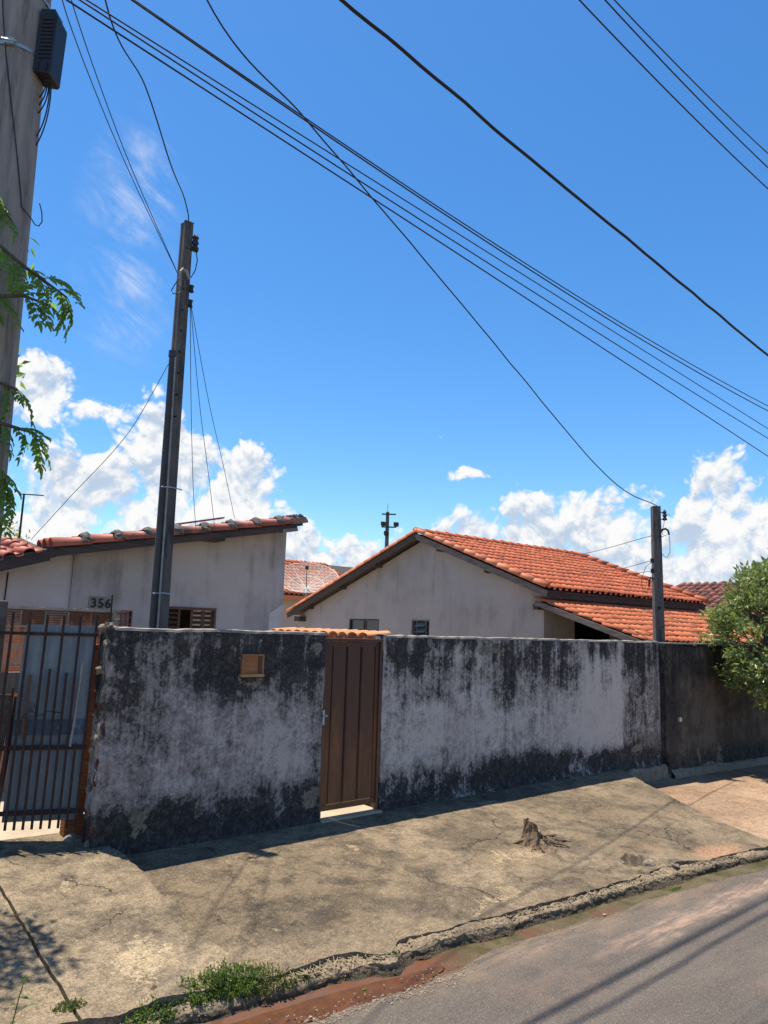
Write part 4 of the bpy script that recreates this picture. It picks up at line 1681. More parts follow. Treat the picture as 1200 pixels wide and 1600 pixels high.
# lower roof at the far left
mb = MB()
lo = lambda x: 2.70 + (x - 2.55) * .31
mb.add([(.6, 8.95, lo(.6) - .10), (2.57, 8.95, lo(2.57) - .10), (2.57, 10.3, lo(2.57) + .16), (.6, 10.3, lo(.6) + .16),
        (.6, 8.95, lo(.6) - .22), (2.57, 8.95, lo(2.57) - .20), (2.57, 10.3, lo(2.57) + .06), (.6, 10.3, lo(.6) + .06)],
       [(0, 1, 2, 3), (4, 7, 6, 5), (0, 4, 5, 1), (1, 5, 6, 2), (3, 7, 4, 0)])
rf2 = mb.build('roof', 'wood_dark', h1)
uL = Vector((1, 0, .31)).normalized()
vL = Vector((0.0, 1.0, .19)).normalized()
lt = tile_slope((.6, 8.93, lo(.6) - .085), uL, vL, 9, 4, .22, .345, .008)
for M in lt:
    piece('tile', TILE_O, M, rf2)
# window with wooden shutters
mb = MB()
a, b, c, d = WA
for q in ((a, b, d - .035, d), (a, a + .03, c, d - .036), (b - .03, b, c, d - .036)):
    mb.box(q[0], q[1], HY - .012, HY + .08, q[2], q[3])
wf = mb.build('window', 'wood_shutter', h1)
tag(wf, label='brown shuttered window with one leaf open')
for (x0, x1) in ((4.082, 4.385), (4.545, 4.72), (4.722, 4.862)):
    mb = MB()
    for q in ((x0, x0 + .022), (x1 - .022, x1)):
        mb.box(q[0], q[1], HY + .02, HY + .05, c, d - .04)
    mb.build('stile', 'wood_shutter', wf)
    for k in range(14):
        z = d - .075 - .062 * k
        mb = MB()
        M = Matrix.Translation(((x0 + x1) / 2, HY + .035, z)) @ Matrix.Rotation(R(35), 4, 'X')
        mb.box(-(x1 - x0) / 2 + .023, (x1 - x0) / 2 - .023, -.028, .028, -.005, .005, M)
        mb.build('slat', 'wood_shutter', wf)
# number plate 356
mb = MB()
mb.box(3.165, 3.445, HY - .012, HY - .002, 1.90, 2.135)
np_ = mb.build('number_plate', 'number_plate', h1)
tag(np_, label='grey plate with black numerals 356')
cu = bpy.data.curves.new('numerals', 'FONT')
cu.body = '356'
cu.size = .158
cu.extrude = .004
cu.offset = .002
cu.space_character = 1.12
to = bpy.data.objects.new('tmp_text', cu)
COL.objects.link(to)
dg = bpy.context.evaluated_depsgraph_get()
me = bpy.data.meshes.new_from_object(to.evaluated_get(dg))
bpy.data.objects.remove(to)
me.name = 'numerals'
me.materials.clear()
me.materials.append(MATS['number_black'])
no = bpy.data.objects.new('numerals', me)
link(no, np_)
no.matrix_basis = Matrix.Translation(Vector((3.182, HY - .017, 2.002)) - ORG[np_]) @ Matrix.Rotation(R(90), 4, 'X')
# seam cable on the left wall
mb = MB()
mb.tube([(2.23, HY + .02, 2.36), (2.22, HY + .02, 1.9), (2.205, HY + .02, 1.2)], .008, 6)
mb.build('cable', 'cable_black', h1)

# ------------------------------------------------------------------ dividing wall with tiled coping
dw = thing('dividing_wall', 'low red brick wall capped with orange clay tiles behind door', 'wall', (5.3, 8.2, 0))
mb = MB()
mb.box(5.255, 5.345, 6.46, 8.42, -.05, 1.765)
mb.build('mortar', 'mortar', dw)
me_b2 = brick_mesh('red_brick', .225, .088, .05, 'clay_brick_red', 4)
for row in range(5):
    for k in range(8):
        y = 6.55 + .24 * k + (.12 if row % 2 else 0)
        M = Matrix.Translation((5.262, y, 1.70 - .1 * row)) @ Matrix.Rotation(R(-90), 4, 'Z') @ Matrix.Rotation(rnd.uniform(-.01, .01), 4, 'Y')
        piece('brick', me_b2, M, dw)
mb = MB()
mb.box(5.238, 5.36, 6.40, 6.475, -.05, 1.75)
mb.build('pier', 'clay_coping', dw)
for k in range(11):
    y = 6.40 + .182 * k
    M = Matrix.Translation((5.16 + rnd.uniform(-.006, .006), y, 1.755 + .0065 * 0 + rnd.uniform(-.004, .004))) @ Matrix.Rotation(R(-90) + rnd.uniform(-.04, .04), 4, 'Z') @ Matrix.Rotation(R(7), 4, 'X') @ Matrix.Diagonal((1.05, 1, .55, 1))
    piece('coping_tile', COPT, M, dw)

# ------------------------------------------------------------------ service post behind the left wall
cp = thing('service_post', 'tall dark concrete post with conduit behind the left wall', 'post', (2.83, 6.42, 0))


def post_mesh(mbx, c0, c1, w0, w1, d0, d1, zt, notch=.32):
    """double-T concrete post: outline with two shallow channels"""
    out = []
    for w_, d_ in ((w0, d0), (w1, d1)):
        n = notch * w_ / 2
        out.append([(-w_ / 2, -d_ / 2), (w_ / 2, -d_ / 2), (w_ / 2, -d_ * .22), (w_ / 2 - n, -d_ * .16), (w_ / 2 - n, d_ * .16), (w_ / 2, d_ * .22), (w_ / 2, d_ / 2),
                    (-w_ / 2, d_ / 2), (-w_ / 2, d_ * .22), (-w_ / 2 + n, d_ * .16), (-w_ / 2 + n, -d_ * .16), (-w_ / 2, -d_ * .22)])
    vs = [Vector(c0) + Vector((x, y, 0)) for x, y in out[0]] + [Vector(c1) + Vector((x, y, 0)) for x, y in out[1]]
    n = 12
    mbx.add(vs, [(i, (i + 1) % n, n + (i + 1) % n, n + i) for i in range(n)] + [tuple(range(2 * n - 1, n - 1, -1))])


mb = MB()
post_mesh(mb, (2.835, 6.42, -.05), (2.795, 6.42, 5.70), .135, .085, .15, .11, 5.7, .18)
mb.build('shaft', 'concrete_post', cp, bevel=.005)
mb = MB()
mb.tube([(2.742, 6.36, 0), (2.722, 6.36, 4.33)], .027, 10)
mb.tube([(2.722, 6.36, 4.30), (2.722, 6.36, 4.36)], .034, 10)
mb.build('conduit', 'pvc_dark', cp)
mb = MB()
mb.tube([(2.785, 6.325, 0), (2.760, 6.33, 3.2), (2.745, 6.34, 4.3)], .009, 6)
mb.build('ground_wire', 'pvc_grey', cp)
mb = MB()
for k in range(9):
    z = 5.42 - .21 * k
    xx_ = 2.835 - .04 * z / 5.7
    mb.tube([(xx_ - .015, 6.42 - .062 - .004 * k, z), (xx_ - .015, 6.42 - .045, z)], .008, 8)
mb.build('bolt_holes', 'plastic_black', cp)
# insulator, rack and spools
mb = MB()
c = Vector((2.865, 6.36, 5.50))
mb.tube([c + Vector((0, 0, -.075)), c + Vector((0, 0, -.055)), c + Vector((0, 0, -.03)), c, c + Vector((0, 0, .03)), c + Vector((0, 0, .055)), c + Vector((0, 0, .09))], [.028, .04, .022, .036, .022, .034, .01], 10)
mb.bar(c + Vector((-.05, 0, -.08)), c + Vector((.03, 0, -.08)), .03, .012)
mb.build('insulator', 'iron_dark', cp)
for z in (5.03, 4.88):
    mb = MB()
    mb.tube([(2.862, 6.37, z - .03), (2.862, 6.37, z - .015), (2.862, 6.37, z + .015), (2.862, 6.37, z + .03)], [.03, .022, .022, .03], 10)
    mb.bar((2.82, 6.38, z), (2.88, 6.37, z), .02, .075)
    mb.build('spool', 'iron_dark', cp)
mb = MB()
mb.tube([(2.82, 6.33, 5.10), (2.775, 6.30, 5.15), (2.73, 6.29, 5.16), (2.705, 6.285, 5.12), (2.70, 6.285, 5.04), (2.72, 6.29, 4.99)], .013, 8)
mb.build('bent_conduit', 'pvc_grey', cp)
mb = MB()
mb.tube([(2.70, 6.285, 5.06), (2.66, 6.27, 4.98), (2.625, 6.27, 4.90), (2.65, 6.28, 4.88), (2.70, 6.30, 4.90), (2.75, 6.33, 4.95)], .005, 6)
mb.tube([(2.88, 6.36, 5.43), (2.90, 6.36, 5.33), (2.885, 6.36, 5.22), (2.85, 6.37, 5.14)], .005, 6)
mb.build('jumper_wire', 'cable_black', cp)
mb = MB()
for z in (3.06, 2.10):
    mb.tube([(2.70, 6.325, z), (2.80, 6.318, z + .008), (2.91, 6.34, z)], .006, 5)
mb.build('strap', 'galvanised', cp)

PS = 1.07
cp.location = CAM + (Vector((2.83, 6.42, 0)) - CAM) * PS
cp.scale = (PS, PS, PS)


def PP(x, y, z):
    return CAM + (Vector((x, y, z)) - CAM) * PS


# service post behind the right wall
rp = thing('service_post', 'short concrete service post behind the right end of the wall', 'post', (11.38, 6.40, 0))
RPX, RPY = 11.375, 6.40
mb = MB()
sidev = Vector((.74, -.67, 0))


def rbox(mbx, s0, s1, f0, f1, z0, z1, tp=1.0):
    fd = Vector((.67, .74, 0))
    vs = []
    for z, k in ((z0, 1.0), (z1, tp)):
        for s_, f_ in ((s0, f0), (s1, f0), (s1, f1), (s0, f1)):
            vs.append(Vector((RPX, RPY, z)) + sidev * s_ * k + fd * f_ * k)
    mbx.add(vs, [(0, 3, 2, 1), (4, 5, 6, 7), (0, 1, 5, 4), (1, 2, 6, 5), (2, 3, 7, 6), (3, 0, 4, 7)])


rbox(mb, -.085, -.030, -.08, .08, -.3, 4.02, .76)
rbox(mb, .022, .085, -.08, .08, -.3, 4.02, .76)
rbox(mb, -.030, .022, -.045, .045, -.3, 4.02, .76)
mb.build('shaft', 'concrete_post', rp)
mb = MB()
for z0, z1 in ((2.35, 4.0), (1.98, 2.30)):
    rbox(mb, -.028, .020, -.074 if z0 < 2.3 else -.066, -.046, z0, z1, .99)
mb.build('channel_fill', 'concrete_post', rp)


def RP(s_, z, f_=-.05):
    return Vector((RPX, RPY, z)) + sidev * s_ + Vector((.67, .74, 0)) * f_


mb = MB()
c = RP(.13, 3.86)
mb.tube([c + Vector((0, 0, q)) for q in (-.08, -.06, -.03, 0, .03, .06, .10)], [.03, .045, .02, .04, .02, .035, .01], 10)
mb.tube([RP(.06, 3.92), RP(.13, 3.89)], .008, 6)
mb.tube([RP(.06, 3.80), RP(.15, 3.79)], .008, 6)
mb.tube([RP(.13, 3.885), RP(.19, 3.88), RP(.22, 3.86)], .005, 5)
mb.build('insulator', 'iron_dark', rp)
mb = MB()
mb.tube([RP(.06, 3.58), RP(.09, 3.625), RP(.14, 3.64), RP(.18, 3.61), RP(.195, 3.54)], .017, 8)
mb.build('bent_conduit', 'plastic_black', rp)
mb = MB()
mb.tube([RP(.195, 3.54), RP(.205, 3.40), RP(.20, 3.24), RP(.15, 3.16), RP(.10, 3.18), RP(.07, 3.22)], .0045, 5)
mb.tube([RP(-.07, 3.62), RP(-.03, 3.72, -.085), RP(.05, 3.80, -.085)], .006, 5)
mb.tube([RP(.13, 3.78), RP(.10, 3.66), RP(.08, 3.58), RP(.10, 3.53), RP(.15, 3.52)], .004, 5)
mb.build('jumper_wire', 'cable_black', rp)
for z in (3.10, 2.93):
    mb = MB()
    mb.tube([RP(-.10, z - .035), RP(-.10, z - .015), RP(-.10, z + .015), RP(-.10, z + .035)], [.03, .02, .02, .03], 8)
    mb.bar(RP(-.06, z), RP(-.12, z), .02, .05)
    mb.build('spool', 'iron_dark', rp)
mb = MB()
mb.tube([RP(-.085, 2.80), RP(-.12, 2.82), RP(-.15, 2.78), RP(-.155, 2.68)], .017, 8)
mb.build('bent_conduit', 'plastic_black', rp)
mb = MB()
mb.tube([RP(-.155, 2.68), RP(-.20, 2.58), RP(-.26, 2.62), RP(-.28, 2.78), RP(-.2, 3.0), RP(-.1, 3.08)], .0045, 5)
mb.tube([RP(-.155, 2.68), RP(-.12, 2.60), RP(-.09, 2.60)], .0045, 5)
mb.build('jumper_wire', 'cable_black', rp)
mb = MB()
for z in (2.02, 3.5):
    mb.tube([RP(-.092, z, -.086), RP(0, z, -.092), RP(.092, z, -.086)], .006, 5)
mb.build('strap', 'iron_dark', rp)

# ------------------------------------------------------------------ big utility pole at the left
up = thing('utility_pole', 'thick round concrete utility pole with black splice box at left', 'pole', (.90, 5.0, -.1))
UX, UY = .905, 5.0


def urad(z):
    return .160 + (6.0 - z) * .0165


mb = MB()
NS = 48
zsn = [-.9, 1.5, 3.0, 4.5, 6.0, 7.5, 9.2]
vs = []
for z in zsn:
    for j in range(NS):
        a = 2 * math.pi * j / NS
        k = -.006 if j % 6 == 0 else (.002 if j % 6 == 3 else 0)
        r = urad(z) + k
        vs.append((UX + r * math.cos(a), UY + r * math.sin(a), z))
mb.add(vs, [(i * NS + j, i * NS + (j + 1) % NS, (i + 1) * NS + (j + 1) % NS, (i + 1) * NS + j) for i in range(len(zsn) - 1) for j in range(NS)] + [tuple((len(zsn) - 1) * NS + j for j in range(NS))])
mb.build('shaft', 'concrete_pole', up, smooth=False)
for z in (5.93, 5.50):
    mb = MB()
    n = 40
    r = urad(z) + .006
    vs = []
    for j in range(n):
        a = 2 * math.pi * j / n
        vs += [(UX + r * math.cos(a), UY + r * math.sin(a), z - .012), (UX + r * math.cos(a), UY + r * math.sin(a), z + .012)]
    mb.add(vs, [(2 * j, (2 * j + 2) % (2 * n), (2 * j + 3) % (2 * n), 2 * j + 1) for j in range(n)])
    bd = mb.build('band', 'galvanised', up, smooth=True)
    mb = MB()
    a = R(-118)
    c = Vector((UX + (r + .012) * math.cos(a), UY + (r + .012) * math.sin(a), z))
    M = frame(c, (-math.sin(a), math.cos(a), 0), (0, 0, 1))
    mb.box(-.028, .028, -.022, .022, -.012, .012, M)
    mb.tube([M @ Vector((-.045, 0, .014)), M @ Vector((.045, 0, .014))], .006, 6)
    mb.build('buckle', 'galvanised', bd)
# splice box on the right side of the pole
side = Vector((.76, -.649, 0))
away = Vector((.649, .76, 0))
bc_ = Vector((UX, UY, 5.615)) + side * .222 - away * .02
M = Matrix((side, away, Vector((0, 0, 1)))).transposed().to_4x4()
M.translation = bc_
mb = MB()
poly = []
for (x, z) in ((-.065, -.235), (-.055, -.25), (.035, -.265), (.05, -.25), (.06, .16), (.05, .185), (-.035, .215), (-.055, .205)):
    poly.append(M @ Vector((x, -.075, z)))
mb.prism(poly, M.to_3x3() @ Vector((0, .16, 0)))
sb = mb.build('splice_box', 'plastic_black', up, bevel=.014)
fix_normals(sb)
for k in range(11):
    mb = MB()
    z = .13 - .028 * k
    mb.box(-.035, .045, -.083, -.074, z - .007, z + .007, M)
    mb.build('rib', 'plastic_black', sb, bevel=.003)
mb = MB()
mb.box(.015, .03, -.082, -.074, -.24, -.19, M)
mb.build('latch', 'plastic_black', sb)
mb = MB()
mb.box(-.04, -.025, -.082, -.074, -.24, -.19, M)
mb.build('latch', 'plastic_black', sb)
mb = MB()
mb.box(-.06, .03, -.05, .06, .20, .228, M)
mb.build('lid', 'plastic_black', sb)
mb = MB()
for dx_, l_, b_ in ((.0, .20, -.05), (.012, .28, -.08), (.02, .46, -.03), (.03, .52, -.02), (-.01, .14, -.07)):
    p0 = M @ Vector((dx_, 0, -.27))
    p1 = M @ Vector((dx_ + .01 + l_ * .02, 0, -.27 - l_ * .5))
    p2 = M @ Vector((dx_ - .03, .02, -.27 - l_ * .85))
    p3 = M @ Vector((-.12 + b_, .08, -.27 - l_))
    pts = []
    for i in range(13):
        k = i / 12
        pts.append(p0 * (1 - k) ** 3 + p1 * 3 * k * (1 - k) ** 2 + p2 * 3 * k * k * (1 - k) + p3 * k ** 3)
    mb.tube(pts, .0045, 5)
mb.build('drop_cables', 'cable_black', up)
mb = MB()
pts = []
for i in range(11):
    k = i / 10
    z = lerp(5.85, 4.42, k)
    a = lerp(R(-150), R(-62), k)
    r = urad(z) + .008
    pts.append((UX + r * math.cos(a), UY + r * math.sin(a), z))
pts += [(UX + .165, UY - .14, 4.375), (UX + .19, UY - .12, 4.36), (UX + .215, UY - .11, 4.365), (UX + .232, UY - .11, 4.40), (UX + .225, UY - .11, 4.46), (UX + .205, UY - .11, 4.52)]
mb.tube(pts, .0038, 5)
mb.build('wrapped_cable', 'cable_black', up)
up.location = (.742, 4.10, .253)
up.scale = (.82, .82, .82)

# ------------------------------------------------------------------ cables


def cable(label, pts, r, group=None, n=48, name='power_cable', wob=0.0):
    """smooth curve through the given points (Catmull-Rom), as one tube"""
    P = [Vector(p) for p in pts]
    out = []
    seg = max(6, n // (len(P) - 1))
    for i in range(len(P) - 1):
        p0 = P[i - 1] if i > 0 else P[i] * 2 - P[i + 1]
        p3 = P[i + 2] if i + 2 < len(P) else P[i + 1] * 2 - P[i]
        for k in range(seg):
            q = k / seg
            a = P[i]
            b = P[i + 1]
            v = .5 * ((2 * a) + (b - p0) * q + (2 * p0 - 5 * a + 4 * b - p3) * q * q + (3 * a - p0 - 3 * b + p3) * q ** 3)
            out.append(v)
    out.append(P[-1])
    if wob:
        out = [p + Vector((0, wob * mn.noise(p * 2.3), wob * mn.noise(p * 2.3 + Vector((9, 3, 1))))) for p in out]
    mb = MB()
    mb.tube(out, r, 6)
    o = mb.build(name, 'cable_black', None, org=out[0], smooth=True)
    return tag(o, label, 'cable', group)


def quad3(a, b, c, xs, Y):
    """points of the parabola z(x) through three (x,z) pairs"""
    out = []
    for x in xs:
        z = a[1] * (x - b[0]) * (x - c[0]) / ((a[0] - b[0]) * (a[0] - c[0])) + b[1] * (x - a[0]) * (x - c[0]) / ((b[0] - a[0]) * (b[0] - c[0])) + c[1] * (x - a[0]) * (x - b[0]) / ((c[0] - a[0]) * (c[0] - b[0]))
        out.append((x, Y(x) if callable(Y) else Y, z))
    return out


XS = [-7, -3, 0, 1.5, 3, 5, 7, 9, 11, 13, 16, 20, 26]
XP = [.80, 1.3, 2.2, 3, 4, 5.5, 7, 9, 11, 13, 16, 20, 26]
cable('thickest black cable crossing the sky diagonally above the roofs', quad3((2.885, 6.607), (7.097, 6.138), (10.402, 5.80), XS, 4.1), .0155, wob=.012, n=140)
cable('upper strand of the cable bundle leaving the big pole', quad3((1.3, 5.472), (3.904, 5.201), (9.901, 4.927), XP, 3.952), 0.0049)
cable('second strand of the cable bundle, just below the uppermost', quad3((1.3, 5.447), (3.904, 5.16), (9.901, 4.845), XP, 3.936), 0.0057)
cable('middle strand of the cable bundle leaving the big pole', quad3((1.189, 5.279), (3.28, 5.115), (9.84, 4.599), XP, 3.936), 0.0045)
cable('fourth strand of the cable bundle, below the middle one', quad3((1.066, 5.247), (3.28, 5.025), (9.84, 4.451), XP, 3.92), 0.0049)
cable('lowest strand of the cable bundle leaving the big pole', quad3((0.873, 5.218), (3.28, 4.951), (9.82, 4.205), XP, 3.92), 0.0053)
cable('lowest of the three overhead lines at top right', quad3((5.84, 8.44), (8, 8.33), (10.447, 8.30), XS, 4.0), .009)
cable('middle of the three overhead lines at top right', quad3((6.32, 8.75), (8, 8.67), (10.488, 8.652), XS, 4.0), .009)
cable('highest of the three overhead lines at top right', quad3((6.51, 8.87), (8, 8.84), (10.515, 8.89), XS, 4.0), .008)
# service drop to the right post
cable('single service cable dropping from the pole to the right post', [(.78, 4.1, 7.9), (2.05, 4.72, 6.55), (3.25, 5.12, 6.36), (4.3, 5.22, 5.92), (6.05, 5.42, 5.21), (8.1, 5.72, 4.44), (9.7, 6.02, 4.05), (11.35, 6.36, 4.02)], .0075, wob=.008, n=90, name='service_cable')
# drops to the left post
cable('slack cable curving down onto the top of the tall post', [(.78, 4.15, 7.3), (1.46, 5.12, 6.40), (2.02, 5.72, 6.36), (2.45, 6.1, 6.02), PP(2.68, 6.3, 5.90), PP(2.772, 6.37, 5.78), PP(2.79, 6.385, 5.70)], .0065, name='service_cable', n=60)
for k, (dz, lab) in enumerate(((0, 'left one of two thin wires running down to the tall post'), (.10, 'right one of two thin wires running down to the tall post'))):
    cable(lab, [(.86 + dz * .25, 4.12, 5.68 + dz * .5), (1.16 + dz * .5, 4.84, 5.85 + dz * .5), (1.98 + dz * .25, 5.95, 5.76 + dz * .35), PP(2.69, 6.28, 5.07)], .004, name='service_cable')
cable('long thin wire from the tall post to the low left roof', [PP(2.715, 6.35, 4.28), (2.75, 7.4, 3.75), (2.45, 8.1, 3.12), (2.38, 9.1, 2.74)], .0035, name='service_cable')
cable('leftmost of three thin wires falling from the tall post to the roof', [PP(2.87, 6.38, 4.87), (3.4, 7.35, 4.25), (3.9, 8.2, 3.5), (4.42, 9.1, 3.04)], .0035, name='service_cable')
cable('middle of three thin wires falling from the tall post to the roof', [PP(2.875, 6.38, 4.87), (3.5, 7.35, 4.25), (4.1, 8.2, 3.62), (4.68, 9.1, 3.17)], .0035, name='service_cable')
cable('rightmost of three thin wires falling from the tall post to the roof', [PP(2.88, 6.38, 4.87), (3.6, 7.35, 4.32), (4.3, 8.2, 3.75), (4.98, 9.1, 3.30)], .0035, name='service_cable')
# wires from the right post to the roof behind
e0 = RP(-.08, 3.52)
cable('upper thin wire from the right post to the orange roof', [e0, lerp(e0, Vector((15.5, 12.0, 3.80)), .5) - Vector((0, 0, .1)), (15.5, 12.0, 3.80)], .005, name='service_cable')
e1 = RP(-.10, 3.10)
cable('lower thin wire from the right post to the orange roof', [e1, lerp(e1, Vector((15.2, 10.9, 3.42)), .4) - Vector((0, 0, .1)), (15.2, 10.9, 3.42)], .005, name='service_cable')
e2 = RP(-.10, 2.93)
cable('lowest thin wire from the right post to the orange roof', [e2, lerp(e2, Vector((15.0, 10.7, 3.32)), .4) - Vector((0, 0, .08)), (15.0, 10.7, 3.32)], .005, name='service_cable')

# ------------------------------------------------------------------ vegetation helpers


def leaf_faces(mb, c, d, up_, L, W, fold=.25):
    """a pointed leaf: 2 folded halves, 6 verts"""
    d = d.normalized()
    s_ = d.cross(up_)
    if s_.length < 1e-3:
        s_ = Vector((1, 0, 0))
    s_.normalize()
    n = s_.cross(d)
    a, b, e = c, c + d * L * .45 - n * W * fold * .3, c + d * L - n * L * .12
    l = c + d * L * .38 + s_ * W * .5 + n * W * fold * .4
    r = c + d * L * .38 - s_ * W * .5 + n * W * fold * .4
    mb.add([a, b, e, l, r], [(0, 1, 3), (1, 2, 3), (0, 4, 1), (1, 4, 2)])


def rv():
    while True:
        v = Vector((rnd.uniform(-1, 1), rnd.uniform(-1, 1), rnd.uniform(-1, 1)))
        if .05 < v.length < 1:
            return v


# round tree at the right
TC = Vector((13.02, 5.2, 1.92))
tr_ = thing('street_tree', 'round pale-green leafy tree in front of the dark wall', 'tree', (12.85, 5.2, -.3))
mb = MB()
mb.tube([(12.85, 5.2, -.35), (12.83, 5.22, .3), (12.78, 5.25, .9), (12.74, 5.27, 1.5), (12.7, 5.3, 2.2)], [.10, .085, .075, .06, .03], 9)
trunk = mb.build('trunk', 'bark', tr_, smooth=True)
mb = MB()
clumps = []
for k in range(360):
    d = rv().normalized()
    if d.z < -.62 and rnd.random() < .6:
        continue
    rr = rnd.uniform(.55, 1.0) ** .6
    lump = 1 + .22 * fbm(d * 1.9 + Vector((4, 1, 7)), 3)
    p = TC + Vector((d.x * 1.08, d.y * 1.02, d.z * 1.26)) * rr * lump
    if d.z > .3:
        p.x += .12
    clumps.append((p, d))
for k, (p, d) in enumerate(clumps):
    if k % 3 == 0:
        q = TC + Vector((0, 0, -.4 + .5 * d.z))
        mb.tube([q, lerp(q, p, .5) + Vector((0, 0, .05)), p], [.022, .013, .005], 5)
mb.build('limb', 'bark', tr_)
mb = MB()
for p, d in clumps:
    R_ = rnd.uniform(.12, .21)
    for i in range(rnd.randint(40, 62)):
        o = rv() * R_
        dd = (d * .6 + rv() * .9 + Vector((0, 0, .12)))
        leaf_faces(mb, p + o, dd, rv(), rnd.uniform(.07, .12), rnd.uniform(.034, .055))
mb.build('crown', 'leaf_right_tree', tr_, kind='stuff')

# tree beside the big pole: only its branch ends reach into view
tl_ = thing('pole_side_tree', 'feathery green tree reaching past the big pole at left', 'tree', (.04, 4.45, -.1))
mb = MB()
mb.tube([(.04, 4.45, -.15), (.06, 4.42, .9), (.1, 4.35, 2.0), (.2, 4.25, 2.9), (.3, 4.3, 3.6), (.4, 4.7, 4.1)], [.10, .085, .07, .05, .04, .02], 9)
trunk2 = mb.build('trunk', 'bark', tl_, smooth=True)


def pinnate_mesh(name, pairs, L, ll, droop):
    mb = MB()
    pts = []
    for i in range(8):
        k = i / 7
        pts.append(Vector((k * L, 0, -droop * k * k * L)))
    mb.tube(pts, [.0035 - .0025 * i / 7 for i in range(8)], 4)

    def at(k):
        return Vector((k * L, 0, -droop * k * k * L))
    lf = MB()
    for j in range(pairs):
        k = .22 + .74 * j / (pairs - 1)
        s_ = .86 * ll * (1.0 - .45 * abs(k - .45))
        for sd_ in (-1, 1):
            d = Vector((.55 + rnd.uniform(-.1, .1), sd_ * .75, -.55 + rnd.uniform(-.15, .15)))
            jag_leaf(lf, at(k), d, s_, s_ * .52)
    jag_leaf(lf, at(1), Vector((1, 0, -.7)), ll * .9, ll * .38)
    mb.add(lf.v, lf.f)
    o = mb.build('tmp', 'leaf_left_tree')
    me = o.data
    me.name = name
    bpy.data.objects.remove(o)
    return me


def jag_leaf(mb, c, d, L, W):
    """toothed leaflet"""
    d = d.normalized()
    s_ = d.cross(Vector((0, 0, 1))).normalized()
    n = s_.cross(d)
    if n.z < 0:
        n = -n
    mid = [c, c + d * L * .35, c + d * L * .7, c + d * L - n * L * .1]
    o = [(.12, .25), (.30, .50), (.36, .40), (.55, .42), (.60, .30), (.80, .20)]
    left = [c + d * L * a + s_ * W * b + n * W * .18 for a, b in o]
    right = [c + d * L * a - s_ * W * b + n * W * .18 for a, b in o]
    vs = [mid[0]] + left + [mid[3]] + right[::-1] + [mid[1], mid[2]]
    a = 14
    b = 15
    fs = [(0, a, 2, 1), (a, b, 4, 3, 2), (b, 7, 6, 5, 4), (0, 13, 12, a), (a, 12, 11, 10, b), (b, 10, 9, 8, 7)]
    mb.add(vs, fs)


SPR = [pinnate_mesh('leaf_spray_a', 5, .20, .088, .45), pinnate_mesh('leaf_spray_b', 6, .23, .09, .75), pinnate_mesh('leaf_spray_c', 4, .16, .082, .3)]


def spray(parent, p, d, s_=1.0):
    d = Vector(d).normalized()
    z = Vector((0, 0, 1)) + rv() * .25
    y = z.cross(d).normalized()
    z = d.cross(y)
    M = Matrix((d, y, z)).transposed().to_4x4()
    M.translation = Vector(p)
    return piece('leaf_spray', SPR[rnd.randrange(3)], M @ Matrix.Scale(s_, 4), parent)


def branch(pts, r0, r1, n_side, slen, tip=True):
    mb = MB()
    P = [Vector(p) for p in pts]
    k = len(P)
    mb.tube(P, [lerp(r0, r1, i / (k - 1)) for i in range(k)], 6)
    br_ = mb.build('branch', 'bark', tl_, smooth=True)
    for i in range(n_side):
        q = (i + .5) / n_side * (k - 1)
        a = int(q)
        p = lerp(P[a], P[min(a + 1, k - 1)], q - a)
        d = (P[min(a + 1, k - 1)] - P[a]).normalized()
        sd_ = d.cross(Vector((0, 0, 1))).normalized() * (1 if i % 2 else -1)
        dd = d * .5 + sd_ * rnd.uniform(.2, .9) + Vector((0, 0, rnd.uniform(-.75, .45)))
        spray(br_, p, dd, slen * rnd.uniform(.6, 1.25))
    if tip:
        spray(br_, P[-1], (P[-1] - P[-2]) + Vector((0, 0, -.05)), slen)
    return br_


# (the branches start at the trunk, left of the view)
branch([(0.18, 4.223, 2.959), (0.41, 3.977, 3.246), (0.656, 3.838, 3.369), (0.836, 3.788, 3.418), (0.951, 3.772, 3.402)], .018, .005, 20, 0.697)
branch([(0.246, 4.198, 3.451), (0.451, 3.977, 3.738), (0.656, 3.854, 3.697), (0.836, 3.821, 3.582), (0.968, 3.805, 3.516), (1.041, 3.788, 3.475)], .016, .004, 27, 0.672)
branch([(0.287, 4.182, 3.697), (0.492, 3.936, 3.984), (0.672, 3.854, 3.926), (0.763, 3.838, 3.795)], .014, .004, 14, 0.533)
branch([(0.148, 4.264, 2.549), (0.41, 4.059, 2.754), (0.697, 3.92, 2.811), (0.902, 3.887, 2.778), (0.984, 3.87, 2.762)], .018, .005, 20, 0.672)
branch([(0.164, 4.264, 2.713), (0.41, 4.059, 2.975), (0.697, 3.936, 3.024), (0.886, 3.903, 2.975)], .016, .005, 15, 0.615)
branch([(0.123, 4.264, 2.385), (0.41, 4.059, 2.565), (0.697, 3.936, 2.631), (0.861, 3.903, 2.549), (0.902, 3.887, 2.426)], .016, .005, 22, 0.64)
branch([(0.123, 4.264, 2.221), (0.41, 4.059, 2.426), (0.738, 3.952, 2.483), (0.853, 3.936, 2.368), (0.877, 3.92, 2.27)], .016, .004, 24, 0.533)
